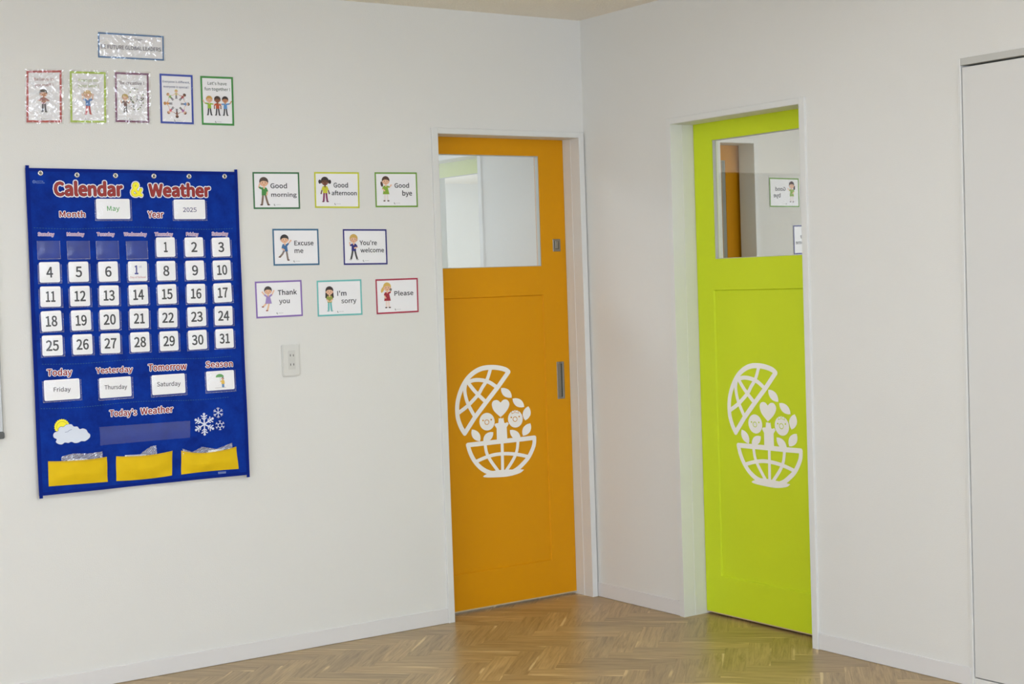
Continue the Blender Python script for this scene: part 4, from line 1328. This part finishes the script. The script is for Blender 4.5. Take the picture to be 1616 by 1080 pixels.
for key, quad in GREETINGS.items():
    col, lab, words = GR[key]
    root, L, w, h = poster(key, quad, col, 0.0062, lab, 'card', 'greeting cards on the wall', 'greeting_card')
    mb = MB()
    for s, u0, u1, vb, hh in words:
        a, b = interp(L, u0, vb), interp(L, u1, vb)
        add_text(mb, s, a[0], a[1], b[0], b[1], hh * h, 0.0021, TXT, 0.030)
    mb.build('greeting_lettering', root)
    mb = MB()
    c = interp(L, 0.5, 0.885)
    foot_mark(mb, c[0], c[1]); shift(mb)
    mb.build('publisher_mark', root)
    mb = MB()
    t = rot_in(L)
    if key == 'Good morning':
        f = interp(L, 0.235, 0.90)
        kid(mb, f[0], f[1], 0.107, (78, 60, 50), 'light', (60, 140, 62), (128, 104, 86), (96, 60, 40), 'short', (((-0.20, 0.64), (-0.14, 0.80)), ((0.13, 0.48), (0.10, 0.38))), ((-0.10, 0.0), (0.14, 0.0)), t)
    elif key == 'Good afternoon':
        f = interp(L, 0.235, 0.835)
        kid(mb, f[0], f[1], 0.098, (44, 34, 34), 'dark', (206, 204, 40), (130, 30, 90), (100, 20, 60), 'pigtails', (((-0.14, 0.46), (-0.18, 0.34)), ((0.14, 0.46), (0.18, 0.34))), ((-0.08, 0.0), (0.08, 0.0)), t)
    elif key == 'Good bye':
        f = interp(L, 0.255, 0.830)
        kid(mb, f[0], f[1], 0.100, (74, 44, 34), 'light', (138, 176, 50), (236, 226, 222), (60, 30, 30), 'ponytail', (((-0.15, 0.50), (-0.07, 0.42)), ((0.16, 0.56), (0.24, 0.64))), ((-0.07, 0.0), (0.07, 0.0)), t, dress=True)
    elif key == 'Excuse me':
        f = interp(L, 0.275, 0.865)
        kid(mb, f[0], f[1], 0.100, (44, 38, 38), 'light', (56, 108, 160), (134, 120, 112), (100, 50, 40), 'short', (((-0.13, 0.46), (-0.05, 0.40)), ((0.16, 0.66), (0.26, 0.76))), ((-0.24, 0.12), (0.08, 0.0)), t, lean=-0.06)
    elif key == "You're welcome":
        f = interp(L, 0.235, 0.865)
        kid(mb, f[0], f[1], 0.102, (206, 168, 84), 'light', (34, 32, 120), (56, 56, 56), (180, 180, 180), 'short', (((-0.15, 0.56), (-0.17, 0.66)), ((0.15, 0.50), (0.04, 0.46))), ((-0.13, 0.0), (0.14, 0.0)), t)
    elif key == 'Thank you':
        f = interp(L, 0.270, 0.800)
        kid(mb, f[0], f[1], 0.092, (52, 44, 44), 'light', (160, 136, 196), (236, 196, 160), (140, 50, 46), 'short', (((-0.18, 0.66), (-0.26, 0.76)), ((0.18, 0.66), (0.26, 0.80))), ((-0.24, 0.14), (-0.06, -0.02)), t, dress=True)
    elif key == "I'm sorry":
        f = interp(L, 0.275, 0.870)
        kid(mb, f[0], f[1], 0.098, (52, 34, 34), 'light', (150, 158, 66), (104, 190, 186), (150, 190, 190), 'long', (((-0.13, 0.48), (-0.04, 0.40)), ((0.13, 0.48), (0.04, 0.40))), ((-0.06, 0.0), (0.07, 0.0)), t)
    else:
        f = interp(L, 0.265, 0.835)
        kid(mb, f[0], f[1], 0.102, (222, 184, 92), 'light', (166, 30, 50), (240, 220, 210), (50, 26, 30), 'sidetail', (((-0.13, 0.50), (-0.08, 0.40)), ((0.15, 0.62), (0.17, 0.74))), ((-0.05, 0.0), (0.07, 0.0)), t, dress=True)
        g = interp(L, 0.345, 0.31)
        for k in range(4):
            a = k * math.pi / 2 + 0.4
            mb.ellipse(g[0] + 0.0034 * math.cos(a), g[1] + 0.0034 * math.sin(a), 0.0026, 0.0026, 0.0022, ink((90, 96, 96)), 8)
    shift(mb)
    mb.build('printed_child', root)
    mb = MB(); mb.poly([(x * 1.03, z * 1.03) for x, z in L], 0.0048, LAMINATE); mb.build('laminate_film', root)


def crinkled(root, L, amp, seed, sx=1.10, sz=1.06, mat=None):
    r = random.Random(seed)
    ph = [r.uniform(0, 6.28) for _ in range(8)]
    mb = MB()

    def fn(u, v):
        x, z = interp(L, u, 1 - v)
        x *= sx; z *= sz
        c = 0.0052 + amp * (math.sin(x * 150 + ph[0] + 2.5 * math.sin(z * 90 + ph[1])) * 0.5 + math.sin(z * 210 + ph[2] + 2.2 * math.sin(x * 120 + ph[3])) * 0.5)
        return (x, -c, z)
    mb.grid(44, 54, fn, mat or SLEEVE)
    return mb.build('laminate_film', root, smooth=True)


PG = 'motto posters above the calendar'
# header strip
root, L, w, h = poster('header', POSTERS['header'], (40, 112, 170), 0.0055, 'small blue bordered slogan strip above the five motto posters', 'poster', None, 'slogan_strip')
mb = MB()
for s, u0, u1, vb, hh, off in (('Classroom Slogan', .345, .670, .235, .085, 0.0), ('BE FUTURE GLOBAL LEADERS', .045, .955, .630, .150, 0.03)):
    a, b = interp(L, u0, vb), interp(L, u1, vb)
    add_text(mb, s, a[0], a[1], b[0], b[1], hh * h, 0.0021, ink((58, 66, 96)), off)
mb.build('slogan_lettering', root)
crinkled(root, L, 0.0010, 1, 1.03, 1.06)

PD = {
    'red': ((178, 42, 46), 'crimson bordered motto poster reading Believe in yourself', [('Believe in', .22, .78, .195, .062), ('yourself !', .24, .76, .305, .062)], (150, 84, 84)),
    'lime': ((170, 200, 52), 'lime bordered motto poster reading Always do your best', [('Always do', .22, .78, .195, .062), ('your best !', .22, .80, .305, .062)], (150, 174, 80)),
    'purple': ((118, 50, 100), 'plum bordered motto poster reading Be creative', [('Be creative !', .14, .86, .240, .064)], (84, 62, 84)),
    'blue': ((24, 62, 168), 'royal blue bordered motto poster reading Everyone is different', [('Everyone is different,', .09, .91, .175, .046), ('everyone is special !', .11, .88, .275, .046)], (44, 60, 120)),
    'green': ((58, 142, 62), "green bordered motto poster reading Let's have fun together", [("Let's have", .22, .80, .175, .066), ('fun together !', .12, .90, .290, .066)], (70, 90, 74)),
}
for i, (key, (col, lab, words, tcol)) in enumerate(PD.items()):
    root, L, w, h = poster(key, POSTERS[key], col, 0.0072, lab, 'poster', PG, 'motto_poster')
    mb = MB()
    for s, u0, u1, vb, hh in words:
        a, b = interp(L, u0, vb), interp(L, u1, vb)
        add_text(mb, s, a[0], a[1], b[0], b[1], hh * h, 0.0021, ink(tcol), 0.016)
    mb.build('motto_lettering', root)
    mb = MB()
    c = interp(L, 0.5, 0.93)
    foot_mark(mb, c[0], c[1], 0.9); shift(mb); mb.build('publisher_mark', root)
    mb = MB()
    if key == 'red':
        f = interp(L, 0.5, 0.80)
        kid(mb, f[0], f[1], 0.080, (40, 34, 34), 'tan', (170, 110, 110), (40, 46, 70), (40, 40, 40), 'short', (((-0.22, 0.50), (0.04, 0.46)), ((0.22, 0.50), (-0.04, 0.46))), ((-0.07, 0.0), (0.07, 0.0)))
    elif key == 'lime':
        f = interp(L, 0.5, 0.84)
        kid(mb, f[0], f[1], 0.086, (206, 170, 100), 'light', (50, 120, 190), (196, 56, 60), (190, 60, 60), 'short', (((-0.20, 0.62), (-0.22, 0.82)), ((0.20, 0.62), (0.22, 0.82))), ((-0.09, 0.0), (0.09, 0.0)))
    elif key == 'purple':
        f = interp(L, 0.30, 0.80)
        kid(mb, f[0], f[1], 0.066, (200, 170, 80), 'light', (90, 40, 44), (60, 50, 56), (40, 40, 40), 'short', (((-0.20, 0.50), (-0.24, 0.62)), ((0.20, 0.50), (0.26, 0.60))), ((-0.06, 0.0), (0.06, 0.0)))
        rr = random.Random(5)
        cols = [(120, 150, 60), (70, 110, 150), (150, 60, 60), (90, 90, 90), (200, 190, 70), (120, 150, 180)]
        for k in range(70):
            a = rr.uniform(0, 6.28); q = math.sqrt(rr.random())
            g = interp(L, 0.60 + 0.25 * q * math.cos(a), 0.53 + 0.22 * q * math.sin(a))
            if k % 3 == 0:
                mb.ellipse(g[0], g[1], 0.0026, 0.0024, 0.0012, ink(cols[k % 6]), 8)
            elif k % 3 == 1:
                mb.stroke([(g[0] - 0.002, g[1]), (g[0] + 0.001, g[1] + 0.002)], 0.0012, 0.0012, ink(cols[k % 6]))
            else:
                mb.poly([(g[0] - 0.0016, g[1] - 0.001), (g[0] + 0.0016, g[1] - 0.001), (g[0], g[1] + 0.002)], 0.0012, ink(cols[k % 6]))
    elif key == 'blue':
        c = interp(L, 0.49, 0.595)
        hairs = [(214, 186, 90), (60, 40, 34), (60, 50, 40), (110, 60, 40), (70, 40, 30), (150, 90, 50), (200, 150, 60), (190, 140, 80)]
        tops = [(210, 190, 120), (170, 60, 60), (90, 140, 200), (180, 100, 170), (130, 70, 60), (220, 90, 110), (220, 150, 60), (140, 190, 90)]
        sks = ['light', 'brown', 'light', 'light', 'brown', 'light', 'tan', 'light']
        for k in range(8):
            t = -k * math.pi / 4
            r0 = 0.0170
            kid(mb, c[0] - r0 * math.sin(t), c[1] + r0 * math.cos(t) * 1.08, 0.0335, hairs[k], sks[k], tops[k], (90, 80, 90), (60, 50, 50), 'short', (((-0.24, 0.46), (-0.34, 0.40)), ((0.24, 0.46), (0.34, 0.40))), ((-0.06, 0.0), (0.06, 0.0)), t)
    else:
        for k, (u, hr, sk, tp) in enumerate(((0.25, (206, 160, 80), 'light', (150, 190, 50)), (0.50, (60, 40, 34), 'brown', (196, 80, 40)), (0.74, (50, 40, 44), 'tan', (90, 150, 210)))):
            f = interp(L, u, 0.80)
            arms = [(((-0.26, 0.62), (-0.34, 0.76)), ((0.22, 0.58), (0.36, 0.58))), (((-0.18, 0.50), (-0.18, 0.36)), ((0.18, 0.50), (0.18, 0.36))), (((-0.22, 0.58), (-0.36, 0.58)), ((0.26, 0.62), (0.34, 0.74)))][k]
            kid(mb, f[0], f[1], 0.072, hr, sk, tp, (50, 50, 56), (40, 40, 40), 'short', arms, ((-0.09, 0.0), (0.09, 0.0)), c0=0.0010 + 0.0002 * k)
    shift(mb)
    mb.build('printed_child' if key in ('red', 'lime', 'purple') else 'printed_children', root)
    if key == 'green':
        mb = MB(); mb.poly([(x * 1.05, z * 1.03) for x, z in L], 0.0060, LAMINATE); mb.build('laminate_film', root)
    else:
        crinkled(root, L, {'red': 0.0016, 'lime': 0.0018, 'purple': 0.0013, 'blue': 0.0002}[key], 10 + i, mat=SLEEVE_FLAT if key == 'blue' else None)

# ------------------------------------------------------------------ outlet, whiteboard
ol = empty('wall_outlet', (-1.4461, 0, 1.117))
tag(ol, 'white double power outlet below the purple bordered card', 'outlet')
mb = MB()
ow, oh = 0.0360, 0.0605
n = 10
P1 = rounded(-ow, ow, -oh, oh, 0.007)
P2 = rounded(-ow + 0.003, ow - 0.003, -oh + 0.003, oh - 0.003, 0.006)
mb.prism(P1, 0.0, 0.0070, PLATE); mb.prism(P2, 0.0070, 0.0098, PLATE)
mb.build('plate', ol)
mb = MB(); mb.prism(rounded(-0.0115, 0.0175, -0.0350, 0.0375, 0.003), 0.0098, 0.0110, paint('outlet_insert', (203, 203, 197), 0.4, 0.5))
ins = mb.build('socket_insert', ol)
for sx_, sz_ in ((-0.0032, 0.0191), (0.0097, 0.0184), (-0.0033, -0.0163), (0.0098, -0.0162)):
    mb = MB(); mb.box(sx_ - 0.0014, sx_ + 0.0014, sz_ - 0.0042, sz_ + 0.0042, 0.0106, 0.0113, ink((60, 58, 54)))
    mb.build('slot', ins)

wb = empty('whiteboard', (-3.46, 0, 1.41))
tag(wb, 'aluminium framed whiteboard cut off at the picture edge beside the calendar', 'whiteboard')
ALU = paint('aluminium_frame', (172, 174, 172), 0.35, 0.5, metal=0.8, mottle=(90, 0.05))
x0, x1, z0, z1 = -0.90, 0.9165, -0.497, 0.42
mb = MB(); mb.box(x0 + 0.015, x1 - 0.015, z0 + 0.015, z1 - 0.015, 0.002, 0.010, paint('whiteboard_enamel', (232, 234, 236), 0.12, 0.5)); mb.build('board_surface', wb)
for a0, a1, b0, b1 in ((x1 - 0.018, x1, z0 + 0.02, z1 - 0.02), (x0, x0 + 0.018, z0 + 0.02, z1 - 0.02), (x0 + 0.02, x1 - 0.02, z0, z0 + 0.018), (x0 + 0.02, x1 - 0.02, z1 - 0.018, z1)):
    mb = MB(); mb.box(a0, a1, b0, b1, 0.0, 0.016, ALU, 0.003); mb.build('frame_bar', wb)
for a0, b0 in ((x1 - 0.021, z0 - 0.002), (x0 - 0.001, z0 - 0.002), (x1 - 0.021, z1 - 0.021), (x0 - 0.001, z1 - 0.021)):
    mb = MB(); mb.prism(rounded(a0, a0 + 0.0225, b0, b0 + 0.0235, 0.006), 0.0, 0.018, paint('corner_cap_plastic', (92, 94, 92), 0.5, 0.4)); mb.build('corner_cap', wb)

# ------------------------------------------------------------------ pendant lamps (outside the picture, added to even out the light)
for i, (x, y) in enumerate(LAMPS):
    pn = empty('added_pendant_lamp', (x, y, H))
    tag(pn, 'added slim white pendant lamp, %s row from the chart wall, %s column from the doors' % ({-2.0: 'first', -5.0: 'middle', -7.6: 'last'}[y], {-1.8: 'near', -1.5: 'near', -4.1: 'middle', -6.6: 'far'}[x]), 'lamp', 'added pendant lamps')
    mb = MB(); mb.prism([(-0.6, LZ - H - 0.02), (0.6, LZ - H - 0.02), (0.6, LZ - H + 0.02), (-0.6, LZ - H + 0.02)], -0.065, 0.065, TRIM)
    mb.build('housing', pn)
    for e in (-0.5, 0.5):
        mb = MB(); mb.prism([(e - 0.002, LZ - H + 0.02), (e + 0.002, LZ - H + 0.02), (e + 0.002, 0), (e - 0.002, 0)], -0.002, 0.002, STEEL)
        mb.build('hanging_wire', pn)
